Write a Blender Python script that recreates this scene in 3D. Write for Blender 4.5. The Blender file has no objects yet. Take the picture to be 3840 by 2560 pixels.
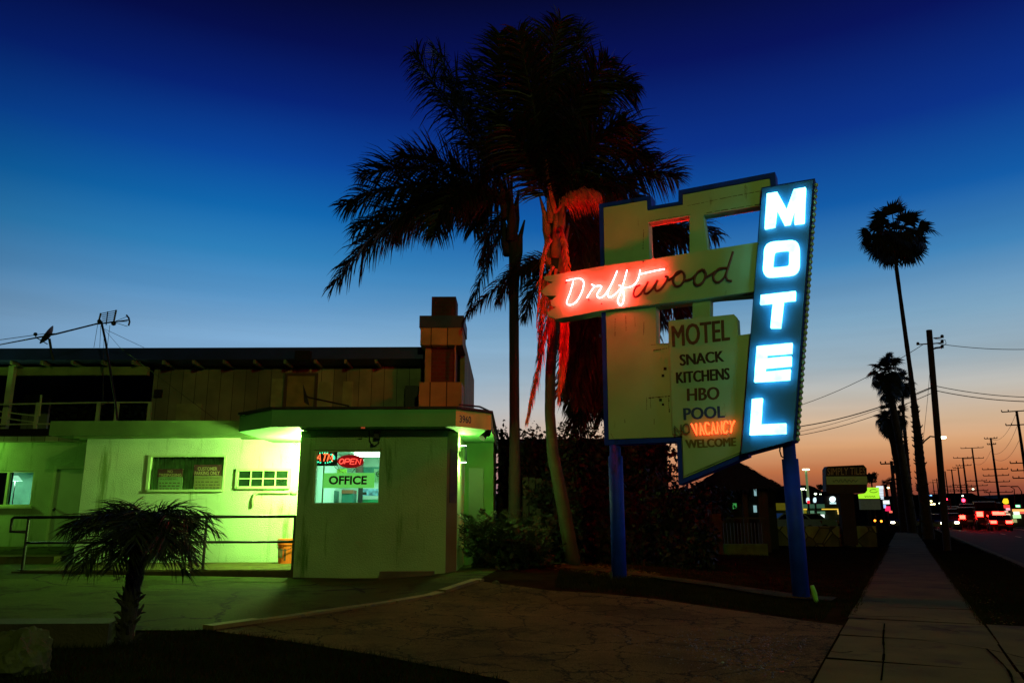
import bpy, bmesh, math, random
from mathutils import Vector, Matrix
from mathutils.geometry import tessellate_polygon
R = math.radians
V = Vector
scene = bpy.context.scene
COL = scene.collection

# ------------------------------------------------------------------ camera
FPX = 2900.0                                   # focal length in photo pixels (3840 wide)
PITCH, ROLL = R(12.82), R(-0.2)
CAM = V((0, 0, 1.2))
RM = Matrix.Rotation(math.pi / 2 + PITCH, 3, 'X') @ Matrix.Rotation(ROLL, 3, 'Z')
cd = bpy.data.cameras.new('camera'); cam = bpy.data.objects.new('camera', cd); COL.objects.link(cam)
cd.sensor_width = 36; cd.lens = FPX / 3840 * 36; cd.clip_start = .05; cd.clip_end = 6000
cam.matrix_world = Matrix.Translation(CAM) @ RM.to_4x4()
scene.camera = cam

# ------------------------------------------------------------------ world: dusk sky, sunset ahead to the right
SUNAZ = V((.50, .866, 0)).normalized()
world = bpy.data.worlds.new('World'); scene.world = world; world.use_nodes = True
nt = world.node_tree; N = nt.nodes; Lk = nt.links; N.clear()
def srgb(r, g, b):
    f = lambda c: (c / 255 / 12.92) if c <= 10.3 else ((c / 255 + .055) / 1.055) ** 2.4
    return (f(r), f(g), f(b), 1)
tc = N.new('ShaderNodeTexCoord')
sep = N.new('ShaderNodeSeparateXYZ'); Lk.new(tc.outputs['Generated'], sep.inputs[0])
asn = N.new('ShaderNodeMath'); asn.operation = 'ARCSINE'; Lk.new(sep.outputs['Z'], asn.inputs[0])
el = N.new('ShaderNodeMath'); el.operation = 'MULTIPLY'; el.inputs[1].default_value = 1 / R(40); Lk.new(asn.outputs[0], el.inputs[0])
def ramp(stops):
    n = N.new('ShaderNodeValToRGB'); e = n.color_ramp.elements
    while len(e) > 1: e.remove(e[-1])
    e[0].position = stops[0][0] / 40; e[0].color = srgb(*stops[0][1])
    for d, c in stops[1:]:
        q = e.new(d / 40); q.color = srgb(*c)
    Lk.new(el.outputs[0], n.inputs[0]); return n
# elevation in degrees -> colour ; far from the sunset / toward the sunset
rl = ramp([(0, (160, 175, 200)), (8, (142, 180, 214)), (12.8, (124, 170, 210)), (15.5, (86, 148, 199)), (18.5, (46, 130, 190)),
           (21.5, (14, 104, 176)), (25, (6, 70, 157)), (29, (3, 34, 118)), (33, (2, 12, 76)), (36.5, (2, 4, 42)), (40, (1, 2, 28))])
rr = ramp([(0, (105, 52, 44)), (1.6, (138, 70, 54)), (3.0, (190, 112, 70)), (4.6, (216, 160, 114)), (6.2, (212, 180, 148)), (8, (190, 184, 174)),
           (10.2, (156, 176, 188)), (13, (126, 166, 194)), (17, (62, 130, 184)), (21, (13, 90, 166)), (26, (5, 48, 136)), (32, (3, 16, 90)), (37, (2, 5, 46)), (40, (1, 2, 28))])
dv = N.new('ShaderNodeVectorMath'); dv.operation = 'MULTIPLY'; dv.inputs[1].default_value = (1, 1, 0); Lk.new(tc.outputs['Generated'], dv.inputs[0])
nv = N.new('ShaderNodeVectorMath'); nv.operation = 'NORMALIZE'; Lk.new(dv.outputs[0], nv.inputs[0])
dt = N.new('ShaderNodeVectorMath'); dt.operation = 'DOT_PRODUCT'; dt.inputs[1].default_value = SUNAZ; Lk.new(nv.outputs[0], dt.inputs[0])
mr = N.new('ShaderNodeMapRange'); mr.interpolation_type = 'SMOOTHSTEP'
for i, v in ((1, .62), (2, .99), (3, 0), (4, 1)): mr.inputs[i].default_value = v
Lk.new(dt.outputs['Value'], mr.inputs[0])
mx = N.new('ShaderNodeMix'); mx.data_type = 'RGBA'; Lk.new(mr.outputs[0], mx.inputs[0]); Lk.new(rl.outputs[0], mx.inputs[6]); Lk.new(rr.outputs[0], mx.inputs[7])
mb_ = N.new('ShaderNodeMapRange'); mb_.interpolation_type = 'SMOOTHSTEP'            # the eastern half of the dusk sky is nearly night
for i, v in ((1, -.1), (2, .72), (3, .012), (4, 1)): mb_.inputs[i].default_value = v
Lk.new(dt.outputs['Value'], mb_.inputs[0])
mm = N.new('ShaderNodeVectorMath'); mm.operation = 'SCALE'; Lk.new(mx.outputs[2], mm.inputs[0]); Lk.new(mb_.outputs[0], mm.inputs['Scale'])
nish = N.new('ShaderNodeTexSky'); nish.sky_type = 'NISHITA'; nish.sun_disc = False
nish.sun_elevation = R(-3); nish.sun_rotation = R(30)
mpg = N.new('ShaderNodeMapping'); mpg.inputs['Scale'].default_value = (1.6, 1.6, 26); Lk.new(tc.outputs['Generated'], mpg.inputs[0])
cn_ = N.new('ShaderNodeTexNoise'); cn_.inputs['Scale'].default_value = 1.4; cn_.inputs['Detail'].default_value = 5; Lk.new(mpg.outputs[0], cn_.inputs[0])
cm = N.new('ShaderNodeMapRange'); cm.inputs[1].default_value = .3; cm.inputs[2].default_value = .7; cm.inputs[3].default_value = 1.07; cm.inputs[4].default_value = .90; Lk.new(cn_.outputs[0], cm.inputs[0])
cf = N.new('ShaderNodeMapRange'); cf.inputs[1].default_value = .25; cf.inputs[2].default_value = .5; cf.inputs[3].default_value = 1; cf.inputs[4].default_value = .15; Lk.new(el.outputs[0], cf.inputs[0])
cx_ = N.new('ShaderNodeMix'); cx_.data_type = 'FLOAT'; cx_.inputs[2].default_value = 1; Lk.new(cf.outputs[0], cx_.inputs[0]); Lk.new(cm.outputs[0], cx_.inputs[3])
m3 = N.new('ShaderNodeVectorMath'); m3.operation = 'SCALE'; Lk.new(mm.outputs[0], m3.inputs[0]); Lk.new(cx_.outputs[0], m3.inputs['Scale'])      # thin haze streaks low in the sky
b1 = N.new('ShaderNodeBackground'); b1.inputs[1].default_value = 1.0; Lk.new(m3.outputs[0], b1.inputs[0])
b2 = N.new('ShaderNodeBackground'); b2.inputs[1].default_value = .02; Lk.new(nish.outputs[0], b2.inputs[0])
ad = N.new('ShaderNodeAddShader'); Lk.new(b1.outputs[0], ad.inputs[0]); Lk.new(b2.outputs[0], ad.inputs[1])
wo = N.new('ShaderNodeOutputWorld'); Lk.new(ad.outputs[0], wo.inputs[0])

vs = scene.view_settings; vs.view_transform = 'Standard'; vs.look = 'None'; vs.exposure = 0; vs.gamma = 1
scene.render.engine = 'CYCLES'
cy = scene.cycles; cy.use_denoising = True; cy.max_bounces = 6; cy.transparent_max_bounces = 12
cy.sample_clamp_indirect = 4; cy.caustics_reflective = False; cy.caustics_refractive = False

# ------------------------------------------------------------------ where things stand
def ray(px, py): return (RM @ V(((px - 1920) / FPX, -(py - 1280) / FPX, -1))).normalized()
def P(px, py, Y):                              # the point at depth Y seen at a photo pixel
    d = ray(px, py); return CAM + d * (Y / d.y)
SO = V((2.03, 5.75)); SD = V((.443, .896)).normalized(); SN = V((-SD.y, SD.x)); SR = -SN    # sidewalk edge, street direction, into the lot
def sm(a, b, x):
    t = max(0, min(1, (x - a) / (b - a))); return t * t * (3 - 2 * t)
def lotdist(x, y): return (V((x, y)) - SO).dot(SN)
def g(x, y):                                   # ground height
    d = lotdist(x, y)
    z = .02 * max(0, min(14, d - 1))
    bx = sm(.6, 3.4, d) * sm(-2.9, -.4, x + (14 - y) * .18) * sm(10.5, 12.8, y + .5 * x)
    z += .16 * bx * (1 - sm(20, 26, y))
    z += .3 * sm(16.5, 19, y) * sm(8.6, 9.6, -x)
    if d < -3.15: z -= .16
    return z
def G(px, py, off=0):                          # pixel on the ground
    d = ray(px, py); lo, hi = 1.0, None; t = 1.0
    while t < 900:
        p = CAM + d * t
        if p.z < g(p.x, p.y) + off: hi = t; break
        lo = t; t *= 1.02
    if hi is None: return CAM + d * 900
    for _ in range(30):
        m = (lo + hi) / 2; p = CAM + d * m
        if p.z < g(p.x, p.y) + off: hi = m
        else: lo = m
    return CAM + d * hi
def ST(s, t, z=0):                             # street coordinates: along, to the right of the sidewalk edge
    q = SO + SD * s + SR * t; return V((q.x, q.y, z))

# ------------------------------------------------------------------ materials
MATS = {}
def mat(name, col, rough=.7, var=.25, scale=3, bump=0, bscale=60, metal=0, emit=None, estr=0, stain=None, spec=.5, trans=0):
    if name in MATS: return MATS[name]
    m = bpy.data.materials.new(name); m.use_nodes = True; n = m.node_tree.nodes; l = m.node_tree.links
    b = n['Principled BSDF']; b.inputs['Roughness'].default_value = rough; b.inputs['Metallic'].default_value = metal
    b.inputs['Specular IOR Level'].default_value = spec
    t = n.new('ShaderNodeTexCoord')
    nz = n.new('ShaderNodeTexNoise'); nz.inputs['Scale'].default_value = scale; nz.inputs['Detail'].default_value = 6; l.new(t.outputs['Object'], nz.inputs[0])
    mrr = n.new('ShaderNodeMapRange'); mrr.inputs[1].default_value = .3; mrr.inputs[2].default_value = .7; mrr.inputs[3].default_value = 1 - var; mrr.inputs[4].default_value = 1 + var
    l.new(nz.outputs[0], mrr.inputs[0])
    sc = n.new('ShaderNodeVectorMath'); sc.operation = 'SCALE'; sc.inputs[0].default_value = col[:3]; l.new(mrr.outputs[0], sc.inputs['Scale'])
    out = sc.outputs[0]
    if stain:                                  # (colour, amount, (sx,sy,sz)) : blotches / streaks of a second colour
        mp = n.new('ShaderNodeMapping'); mp.inputs['Scale'].default_value = stain[2]; l.new(t.outputs['Object'], mp.inputs[0])
        n2 = n.new('ShaderNodeTexNoise'); n2.inputs['Scale'].default_value = 1; n2.inputs['Detail'].default_value = 8; n2.inputs['Roughness'].default_value = .65; l.new(mp.outputs[0], n2.inputs[0])
        m2 = n.new('ShaderNodeMapRange'); m2.inputs[1].default_value = stain[1]; m2.inputs[2].default_value = stain[1] + .1; l.new(n2.outputs[0], m2.inputs[0])
        mi = n.new('ShaderNodeMix'); mi.data_type = 'RGBA'; l.new(m2.outputs[0], mi.inputs[0]); l.new(out, mi.inputs[6]); mi.inputs[7].default_value = (*stain[0], 1); out = mi.outputs[2]
    l.new(out, b.inputs['Base Color'])
    if bump:
        nb = n.new('ShaderNodeTexNoise'); nb.inputs['Scale'].default_value = bscale; nb.inputs['Detail'].default_value = 5; l.new(t.outputs['Object'], nb.inputs[0])
        bp = n.new('ShaderNodeBump'); bp.inputs['Strength'].default_value = bump; bp.inputs['Distance'].default_value = .02; l.new(nb.outputs[0], bp.inputs['Height']); l.new(bp.outputs[0], b.inputs['Normal'])
    if emit:
        b.inputs['Emission Color'].default_value = (*emit, 1); b.inputs['Emission Strength'].default_value = estr
    MATS[name] = m; return m
def nodes(m): return m.node_tree.nodes, m.node_tree.links
def cracked(name, col, rough, crack=(.012, .008, .007), cs=.55, w=.018, var=.3, bump=.5):
    m = mat(name, col, rough, var, 1.1, bump, 140, spec=.08)
    n, l = nodes(m); b = n['Principled BSDF']
    src = b.inputs['Base Color'].links[0].from_socket
    t = [x for x in n if x.type == 'TEX_COORD'][0]
    pn = n.new('ShaderNodeTexNoise'); pn.inputs['Scale'].default_value = .55; pn.inputs['Detail'].default_value = 10; pn.inputs['Roughness'].default_value = .72; l.new(t.outputs['Object'], pn.inputs[0])
    pm = n.new('ShaderNodeMapRange'); pm.inputs[1].default_value = .50; pm.inputs[2].default_value = .58; pm.inputs[3].default_value = 1.15; pm.inputs[4].default_value = .45; l.new(pn.outputs[0], pm.inputs[0])
    ps = n.new('ShaderNodeVectorMath'); ps.operation = 'SCALE'; l.new(src, ps.inputs[0]); l.new(pm.outputs[0], ps.inputs['Scale']); src = ps.outputs[0]
    nz = n.new('ShaderNodeTexNoise'); nz.inputs['Scale'].default_value = 3.5; nz.inputs['Detail'].default_value = 9; nz.inputs['Roughness'].default_value = .7; l.new(t.outputs['Object'], nz.inputs[0])
    mv = n.new('ShaderNodeVectorMath'); mv.operation = 'MULTIPLY_ADD'; mv.inputs[1].default_value = (.38, .38, .38); l.new(nz.outputs['Color'], mv.inputs[0]); l.new(t.outputs['Object'], mv.inputs[2])
    vo = n.new('ShaderNodeTexVoronoi'); vo.feature = 'DISTANCE_TO_EDGE'; vo.inputs['Scale'].default_value = cs; l.new(mv.outputs[0], vo.inputs[0])
    vo2 = n.new('ShaderNodeTexVoronoi'); vo2.feature = 'DISTANCE_TO_EDGE'; vo2.inputs['Scale'].default_value = cs * 3.3; l.new(mv.outputs[0], vo2.inputs[0])
    n3 = n.new('ShaderNodeTexNoise'); n3.inputs['Scale'].default_value = .45; l.new(t.outputs['Object'], n3.inputs[0])
    a = n.new('ShaderNodeMapRange'); a.inputs[1].default_value = .5; a.inputs[2].default_value = .62; a.inputs[3].default_value = 0; a.inputs[4].default_value = .035; l.new(n3.outputs[0], a.inputs[0])
    c2 = n.new('ShaderNodeMath'); c2.operation = 'LESS_THAN'; l.new(vo2.outputs[0], c2.inputs[0]); l.new(a.outputs[0], c2.inputs[1])
    c1 = n.new('ShaderNodeMath'); c1.operation = 'LESS_THAN'; l.new(vo.outputs[0], c1.inputs[0]); c1.inputs[1].default_value = w
    mxm = n.new('ShaderNodeMath'); mxm.operation = 'MAXIMUM'; l.new(c1.outputs[0], mxm.inputs[0]); l.new(c2.outputs[0], mxm.inputs[1])
    sp = n.new('ShaderNodeTexNoise'); sp.inputs['Scale'].default_value = 95; l.new(t.outputs['Object'], sp.inputs[0])
    spm = n.new('ShaderNodeMapRange'); spm.inputs[1].default_value = .35; spm.inputs[2].default_value = .68; spm.inputs[3].default_value = .45; spm.inputs[4].default_value = 1.75; l.new(sp.outputs[0], spm.inputs[0])
    sc = n.new('ShaderNodeVectorMath'); sc.operation = 'SCALE'; l.new(src, sc.inputs[0]); l.new(spm.outputs[0], sc.inputs['Scale'])
    mi = n.new('ShaderNodeMix'); mi.data_type = 'RGBA'; l.new(mxm.outputs[0], mi.inputs[0]); l.new(sc.outputs[0], mi.inputs[6]); mi.inputs[7].default_value = (*crack, 1)
    l.new(mi.outputs[2], b.inputs['Base Color']); return m
def emis(name, col, strength):
    if name in MATS: return MATS[name]
    m = bpy.data.materials.new(name); m.use_nodes = True; n, l = nodes(m); n.clear()
    e = n.new('ShaderNodeEmission'); e.inputs[0].default_value = (*col, 1); e.inputs[1].default_value = strength
    o = n.new('ShaderNodeOutputMaterial'); l.new(e.outputs[0], o.inputs[0]); MATS[name] = m; return m
def glass(name, tint=(.9, 1, .95), refl=.08):
    if name in MATS: return MATS[name]
    m = bpy.data.materials.new(name); m.use_nodes = True; n, l = nodes(m); n.clear()
    t = n.new('ShaderNodeBsdfTransparent'); t.inputs[0].default_value = (*tint, 1)
    gl = n.new('ShaderNodeBsdfGlossy'); gl.inputs['Roughness'].default_value = .03
    f = n.new('ShaderNodeFresnel'); f.inputs[0].default_value = 1.45
    x = n.new('ShaderNodeMixShader'); l.new(f.outputs[0], x.inputs[0]); l.new(t.outputs[0], x.inputs[1]); l.new(gl.outputs[0], x.inputs[2])
    o = n.new('ShaderNodeOutputMaterial'); l.new(x.outputs[0], o.inputs[0]); MATS[name] = m; return m
def boards(name, col, pitch, axis='X', groove=.04, rough=.75, var=.3):   # vertical boards with dark joints
    if name in MATS: return MATS[name]
    m = mat(name, col, rough, var, 1.5, .2, 40, stain=((col[0] * .45, col[1] * .42, col[2] * .4), .6, (3, 3, .5)))
    n, l = nodes(m); b = n['Principled BSDF']; src = b.inputs['Base Color'].links[0].from_socket
    t = [x for x in n if x.type == 'TEX_COORD'][0]; s = n.new('ShaderNodeSeparateXYZ'); l.new(t.outputs['Object'], s.inputs[0])
    k = n.new('ShaderNodeMath'); k.operation = 'DIVIDE'; k.inputs[1].default_value = pitch; l.new(s.outputs[axis], k.inputs[0])
    f = n.new('ShaderNodeMath'); f.operation = 'FRACT'; l.new(k.outputs[0], f.inputs[0])
    c = n.new('ShaderNodeMath'); c.operation = 'LESS_THAN'; c.inputs[1].default_value = groove; l.new(f.outputs[0], c.inputs[0])
    fl = n.new('ShaderNodeMath'); fl.operation = 'FLOOR'; l.new(k.outputs[0], fl.inputs[0])
    wn = n.new('ShaderNodeTexWhiteNoise'); wn.noise_dimensions = '1D'; l.new(fl.outputs[0], wn.inputs['W'])
    mp = n.new('ShaderNodeMapRange'); mp.inputs[3].default_value = .7; mp.inputs[4].default_value = 1.2; l.new(wn.outputs[0], mp.inputs[0])
    sc = n.new('ShaderNodeVectorMath'); sc.operation = 'SCALE'; l.new(src, sc.inputs[0]); l.new(mp.outputs[0], sc.inputs['Scale'])
    mi = n.new('ShaderNodeMix'); mi.data_type = 'RGBA'; l.new(c.outputs[0], mi.inputs[0]); l.new(sc.outputs[0], mi.inputs[6]); mi.inputs[7].default_value = (col[0] * .12, col[1] * .12, col[2] * .12, 1)
    l.new(mi.outputs[2], b.inputs['Base Color']); return m
def bricks(name, c1, c2, mortar, scale, bw=.5, rh=.25):
    m = mat(name, c1, .85, .2, 2); n, l = nodes(m); b = n['Principled BSDF']
    t = [x for x in n if x.type == 'TEX_COORD'][0]
    mp = n.new('ShaderNodeMapping'); mp.inputs['Rotation'].default_value = (R(90), 0, 0); l.new(t.outputs['Object'], mp.inputs[0])
    k = n.new('ShaderNodeTexBrick'); k.inputs['Color1'].default_value = (*c1, 1); k.inputs['Color2'].default_value = (*c2, 1); k.inputs['Mortar'].default_value = (*mortar, 1)
    k.inputs['Scale'].default_value = scale; k.inputs['Mortar Size'].default_value = .02; l.new(mp.outputs[0], k.inputs[0]); l.new(k.outputs[0], b.inputs['Base Color']); return m
def stones(name, c, mortar, scale):
    m = mat(name, c, .9, .35, 2, .4, 40); n, l = nodes(m); b = n['Principled BSDF']; src = b.inputs['Base Color'].links[0].from_socket
    t = [x for x in n if x.type == 'TEX_COORD'][0]
    v1 = n.new('ShaderNodeTexVoronoi'); v1.feature = 'DISTANCE_TO_EDGE'; v1.inputs['Scale'].default_value = scale; l.new(t.outputs['Object'], v1.inputs[0])
    v2 = n.new('ShaderNodeTexVoronoi'); v2.inputs['Scale'].default_value = scale; l.new(t.outputs['Object'], v2.inputs[0])
    s = n.new('ShaderNodeSeparateXYZ'); l.new(v2.outputs['Color'], s.inputs[0])
    mp = n.new('ShaderNodeMapRange'); mp.inputs[3].default_value = .35; mp.inputs[4].default_value = 1.4; l.new(s.outputs[0], mp.inputs[0])
    sc = n.new('ShaderNodeVectorMath'); sc.operation = 'SCALE'; l.new(src, sc.inputs[0]); l.new(mp.outputs[0], sc.inputs['Scale'])
    c_ = n.new('ShaderNodeMath'); c_.operation = 'LESS_THAN'; c_.inputs[1].default_value = .045; l.new(v1.outputs[0], c_.inputs[0])
    mi = n.new('ShaderNodeMix'); mi.data_type = 'RGBA'; l.new(c_.outputs[0], mi.inputs[0]); l.new(sc.outputs[0], mi.inputs[6]); mi.inputs[7].default_value = (*mortar, 1)
    l.new(mi.outputs[2], b.inputs['Base Color']); return m

# ------------------------------------------------------------------ mesh collecting
def worldloc(o):
    v = V((0, 0, 0))
    while o: v += o.location; o = o.parent
    return v
class MB:
    def __init__(s): s.v = []; s.f = []
    def poly(s, pts):
        k = len(s.v); s.v += [V(p) for p in pts]; s.f.append(tuple(range(k, k + len(pts)))); return s
    def box(s, a, b):
        x0, y0, z0 = a; x1, y1, z1 = b; k = len(s.v)
        s.v += [V(p) for p in ((x0, y0, z0), (x1, y0, z0), (x1, y1, z0), (x0, y1, z0), (x0, y0, z1), (x1, y0, z1), (x1, y1, z1), (x0, y1, z1))]
        s.f += [tuple(k + i for i in f) for f in ((0, 3, 2, 1), (4, 5, 6, 7), (0, 1, 5, 4), (1, 2, 6, 5), (2, 3, 7, 6), (3, 0, 4, 7))]; return s
    def bar(s, p, q, w, h=None, up=(0, 0, 1)):  # rectangular bar from p to q
        p, q = V(p), V(q); h = h or w; d = (q - p).normalized(); u = V(up)
        if abs(d.dot(u)) > .98: u = V((0, 1, 0))
        a = d.cross(u).normalized() * w / 2; b = a.cross(d).normalized() * h / 2; k = len(s.v)
        for c in (p, q): s.v += [c - a - b, c + a - b, c + a + b, c - a + b]
        s.f += [tuple(k + i for i in f) for f in ((0, 1, 2, 3), (7, 6, 5, 4), (0, 4, 5, 1), (1, 5, 6, 2), (2, 6, 7, 3), (3, 7, 4, 0))]; return s
    def tube(s, pts, r, n=8, caps=True):
        pts = [V(p) for p in pts]; k = len(s.v); m = len(pts); rr_ = r if isinstance(r, (list, tuple)) else [r] * m
        prev = None
        for i, p in enumerate(pts):
            d = (pts[min(i + 1, m - 1)] - pts[max(i - 1, 0)]).normalized()
            if prev is None:
                a = d.cross(V((0, 0, 1)))
                if a.length < .05: a = d.cross(V((0, 1, 0)))
            else: a = prev - d * prev.dot(d)
            a.normalize(); prev = a; b = d.cross(a)
            s.v += [p + (a * math.cos(2 * math.pi * j / n) + b * math.sin(2 * math.pi * j / n)) * rr_[i] for j in range(n)]
        for i in range(m - 1):
            for j in range(n): s.f.append((k + i * n + j, k + i * n + (j + 1) % n, k + (i + 1) * n + (j + 1) % n, k + (i + 1) * n + j))
        if caps: s.f.append(tuple(k + j for j in reversed(range(n)))); s.f.append(tuple(k + (m - 1) * n + j for j in range(n)))
        return s
    def prism(s, loops, vec):                   # loops[0] outer, others holes; extruded by vec
        loops = [[V(p) for p in lp] for lp in loops]; vec = V(vec); flat = [p for lp in loops for p in lp]; k = len(s.v); m = len(flat)
        tris = tessellate_polygon(loops)
        s.v += flat + [p + vec for p in flat]
        nrm = V((0, 0, 0))
        for t in tris: nrm += (flat[t[1]] - flat[t[0]]).cross(flat[t[2]] - flat[t[0]])
        for t in tris:
            t = tuple(t)
            c = (flat[t[1]] - flat[t[0]]).cross(flat[t[2]] - flat[t[0]])
            if c.dot(vec) > 0: t = t[::-1]
            s.f.append(tuple(k + i for i in t)); s.f.append(tuple(k + m + i for i in reversed(t)))
        o = k
        for lp in loops:
            q = len(lp)
            for i in range(q): s.f.append((o + i, o + (i + 1) % q, o + m + (i + 1) % q, o + m + i))
            o += q
        return s
    def ball(s, c, r, n=8, sq=(1, 1, 1)):
        c = V(c); k = len(s.v); h = n // 2
        for i in range(h + 1):
            for j in range(n):
                a, b = math.pi * i / h, 2 * math.pi * j / n
                s.v.append(c + V((math.sin(a) * math.cos(b) * r * sq[0], math.sin(a) * math.sin(b) * r * sq[1], math.cos(a) * r * sq[2])))
        for i in range(h):
            for j in range(n): s.f.append((k + i * n + j, k + (i + 1) * n + j, k + (i + 1) * n + (j + 1) % n, k + i * n + (j + 1) % n))
        return s
    def build(s, name, material, parent=None, smooth=False, fix=True):
        me = bpy.data.meshes.new(name)
        if parent: org = worldloc(parent)
        else:
            xs = [p.x for p in s.v]; ys = [p.y for p in s.v]; zs = [p.z for p in s.v]
            org = V(((min(xs) + max(xs)) / 2, (min(ys) + max(ys)) / 2, min(zs)))
        me.from_pydata([tuple(p - org) for p in s.v], [], s.f); me.materials.append(material)
        if fix:
            bm = bmesh.new(); bm.from_mesh(me); bmesh.ops.recalc_face_normals(bm, faces=bm.faces); bm.to_mesh(me); bm.free()
        if smooth: me.polygons.foreach_set('use_smooth', [True] * len(me.polygons))
        o = bpy.data.objects.new(name, me); COL.objects.link(o)
        if parent: o.parent = parent
        else: o.location = org
        return o
def tag(o, label=None, cat=None, group=None, kind=None):
    if label: o['label'] = label
    if cat: o['category'] = cat
    if group: o['group'] = group
    if kind: o['kind'] = kind
    return o
def thing(name, label, cat, loc, group=None):
    o = bpy.data.objects.new(name, None); o.empty_display_size = .2; COL.objects.link(o); o.location = V(loc)
    return tag(o, label, cat, group)
def dup(o, loc=None, parent=None):
    c = o.copy(); COL.objects.link(c)
    if parent: c.parent = parent
    if loc is not None: c.location = loc
    for ch in list(o.children): dup(ch, None, c)
    return c

# text as unit-box faces
def textmesh(string, bold=.0):
    cu = bpy.data.curves.new('t', 'FONT'); cu.body = string; cu.offset = bold; cu.resolution_u = 3
    ob = bpy.data.objects.new('t', cu); COL.objects.link(ob)
    dg = bpy.context.evaluated_depsgraph_get(); dg.update(); me = bpy.data.meshes.new_from_object(ob.evaluated_get(dg))
    vsx = [v.co.copy() for v in me.vertices]; fs = [tuple(p.vertices) for p in me.polygons]
    bpy.data.objects.remove(ob); bpy.data.curves.remove(cu); bpy.data.meshes.remove(me)
    x0 = min(v.x for v in vsx); x1 = max(v.x for v in vsx); y0 = min(v.y for v in vsx); y1 = max(v.y for v in vsx)
    return [((v.x - x0) / (x1 - x0), (v.y - y0) / (y1 - y0)) for v in vsx], fs
def lerp2(q, u, v):                             # q = TL, TR, BR, BL
    top = (q[0][0] + (q[1][0] - q[0][0]) * u, q[0][1] + (q[1][1] - q[0][1]) * u)
    bot = (q[3][0] + (q[2][0] - q[3][0]) * u, q[3][1] + (q[2][1] - q[3][1]) * u)
    return (bot[0] + (top[0] - bot[0]) * v, bot[1] + (top[1] - bot[1]) * v)
def text_on(mb, string, quad, fn, bold=.0):     # fn(px,py) -> point
    vv, fs = textmesh(string, bold); k = len(mb.v)
    mb.v += [fn(*lerp2(quad, u, v)) for u, v in vv]; mb.f += [tuple(k + i for i in f) for f in fs]
STROKE = {'A': [[(0, 0), (.5, 1), (1, 0)], [(.22, .38), (.78, .38)]], 'B': [[(0, 0), (0, 1), (.7, .95), (.75, .7), (.6, .53), (0, .53)], [(.6, .53), (.9, .4), (.9, .15), (.7, 0), (0, 0)]],
          'C': [[(1, .8), (.7, 1), (.3, 1), (0, .7), (0, .3), (.3, 0), (.7, 0), (1, .2)]], 'E': [[(1, 1), (0, 1), (0, 0), (1, 0)], [(0, .52), (.8, .52)]],
          'N': [[(0, 0), (0, 1), (1, 0), (1, 1)]], 'O': [[(.5, 1), (.1, .85), (0, .5), (.1, .15), (.5, 0), (.9, .15), (1, .5), (.9, .85), (.5, 1)]],
          'P': [[(0, 0), (0, 1), (.8, 1), (1, .8), (1, .62), (.8, .45), (0, .45)]], 'T': [[(0, 1), (1, 1)], [(.5, 1), (.5, 0)]],
          'M': [[(0, 0), (.1, 1), (.5, .3), (.9, 1), (1, 0)]], 'V': [[(0, 1), (.5, 0), (1, 1)]], 'Y': [[(0, 1), (.5, .5), (1, 1)], [(.5, .5), (.5, 0)]]}
def strokes_on(mb, string, quad, fn, r, gap=.25, n=6):
    k = len(string); w = 1 / (k + (k - 1) * gap)
    for i, ch in enumerate(string):
        for st in STROKE[ch]: mb.tube([fn(*lerp2(quad, (i * (1 + gap) + x) * w, y)) for x, y in st], r, n)
def smoothline(pts, sub=5):
    out = []; q = [pts[0]] + list(pts) + [pts[-1]]
    for i in range(1, len(q) - 2):
        for j in range(sub):
            t = j / sub; a, b, c, d = q[i - 1], q[i], q[i + 1], q[i + 2]
            out.append(tuple(.5 * ((2 * b[m]) + (c[m] - a[m]) * t + (2 * a[m] - 5 * b[m] + 4 * c[m] - d[m]) * t * t + (3 * b[m] - a[m] - 3 * c[m] + d[m]) * t ** 3) for m in (0, 1)))
    out.append(tuple(pts[-1])); return out

# ------------------------------------------------------------------ ground, lot, driveway, pavement, street
def patch(name, pts, off, m, step=.6, kind='structure', flat=None, holes=None):
    bm = bmesh.new()
    for pl in (pts if isinstance(pts[0][0], (list, tuple, Vector)) else [pts]):
        bm.faces.new([bm.verts.new((p[0], p[1], p[2] if len(p) > 2 else 0)) for p in pl])
    if flat is None:
        xs = [v.co.x for v in bm.verts]; ys = [v.co.y for v in bm.verts]
        bmesh.ops.triangulate(bm, faces=bm.faces)
        for ax, a, b in ((0, min(xs), max(xs)), (1, min(ys), max(ys))):
            q = math.ceil(a / step) * step
            while q < b:
                co = (q, 0, 0) if ax == 0 else (0, q, 0); no = (1, 0, 0) if ax == 0 else (0, 1, 0)
                bmesh.ops.bisect_plane(bm, geom=bm.verts[:] + bm.edges[:] + bm.faces[:], plane_co=co, plane_no=no); q += step
    for v in bm.verts: v.co.z += (g(v.co.x, v.co.y) if flat is None else flat) + off
    bmesh.ops.recalc_face_normals(bm, faces=bm.faces)
    if sum(f.normal.z * f.calc_area() for f in bm.faces) < 0: bmesh.ops.reverse_faces(bm, faces=bm.faces)
    me = bpy.data.meshes.new(name); bm.to_mesh(me); bm.free(); me.materials.append(m)
    o = bpy.data.objects.new(name, me); COL.objects.link(o); return tag(o, kind=kind)
xy = lambda p: (p.x, p.y)
M_dirt = mat('dirt', (.016, .010, .005), 1, .5, 2, .6, 60, spec=.0)
M_asph = cracked('asphalt_drive', (.086, .054, .018), .95, crack=(.008, .005, .003), cs=1.3, w=.013, var=.5, bump=1.0)
M_lot = cracked('asphalt_lot', (.040, .050, .009), .95, cs=.2, w=.004, bump=.35)
M_conc = mat('concrete', (.078, .064, .018), .95, .3, 1.3, .35, 120, stain=((.045, .03, .014), .54, (1.4, 1.4, 1.4)), spec=.1)
M_road = mat('road_asphalt', (.020, .013, .008), .8, .35, .5, .3, 90, spec=.03)
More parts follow.
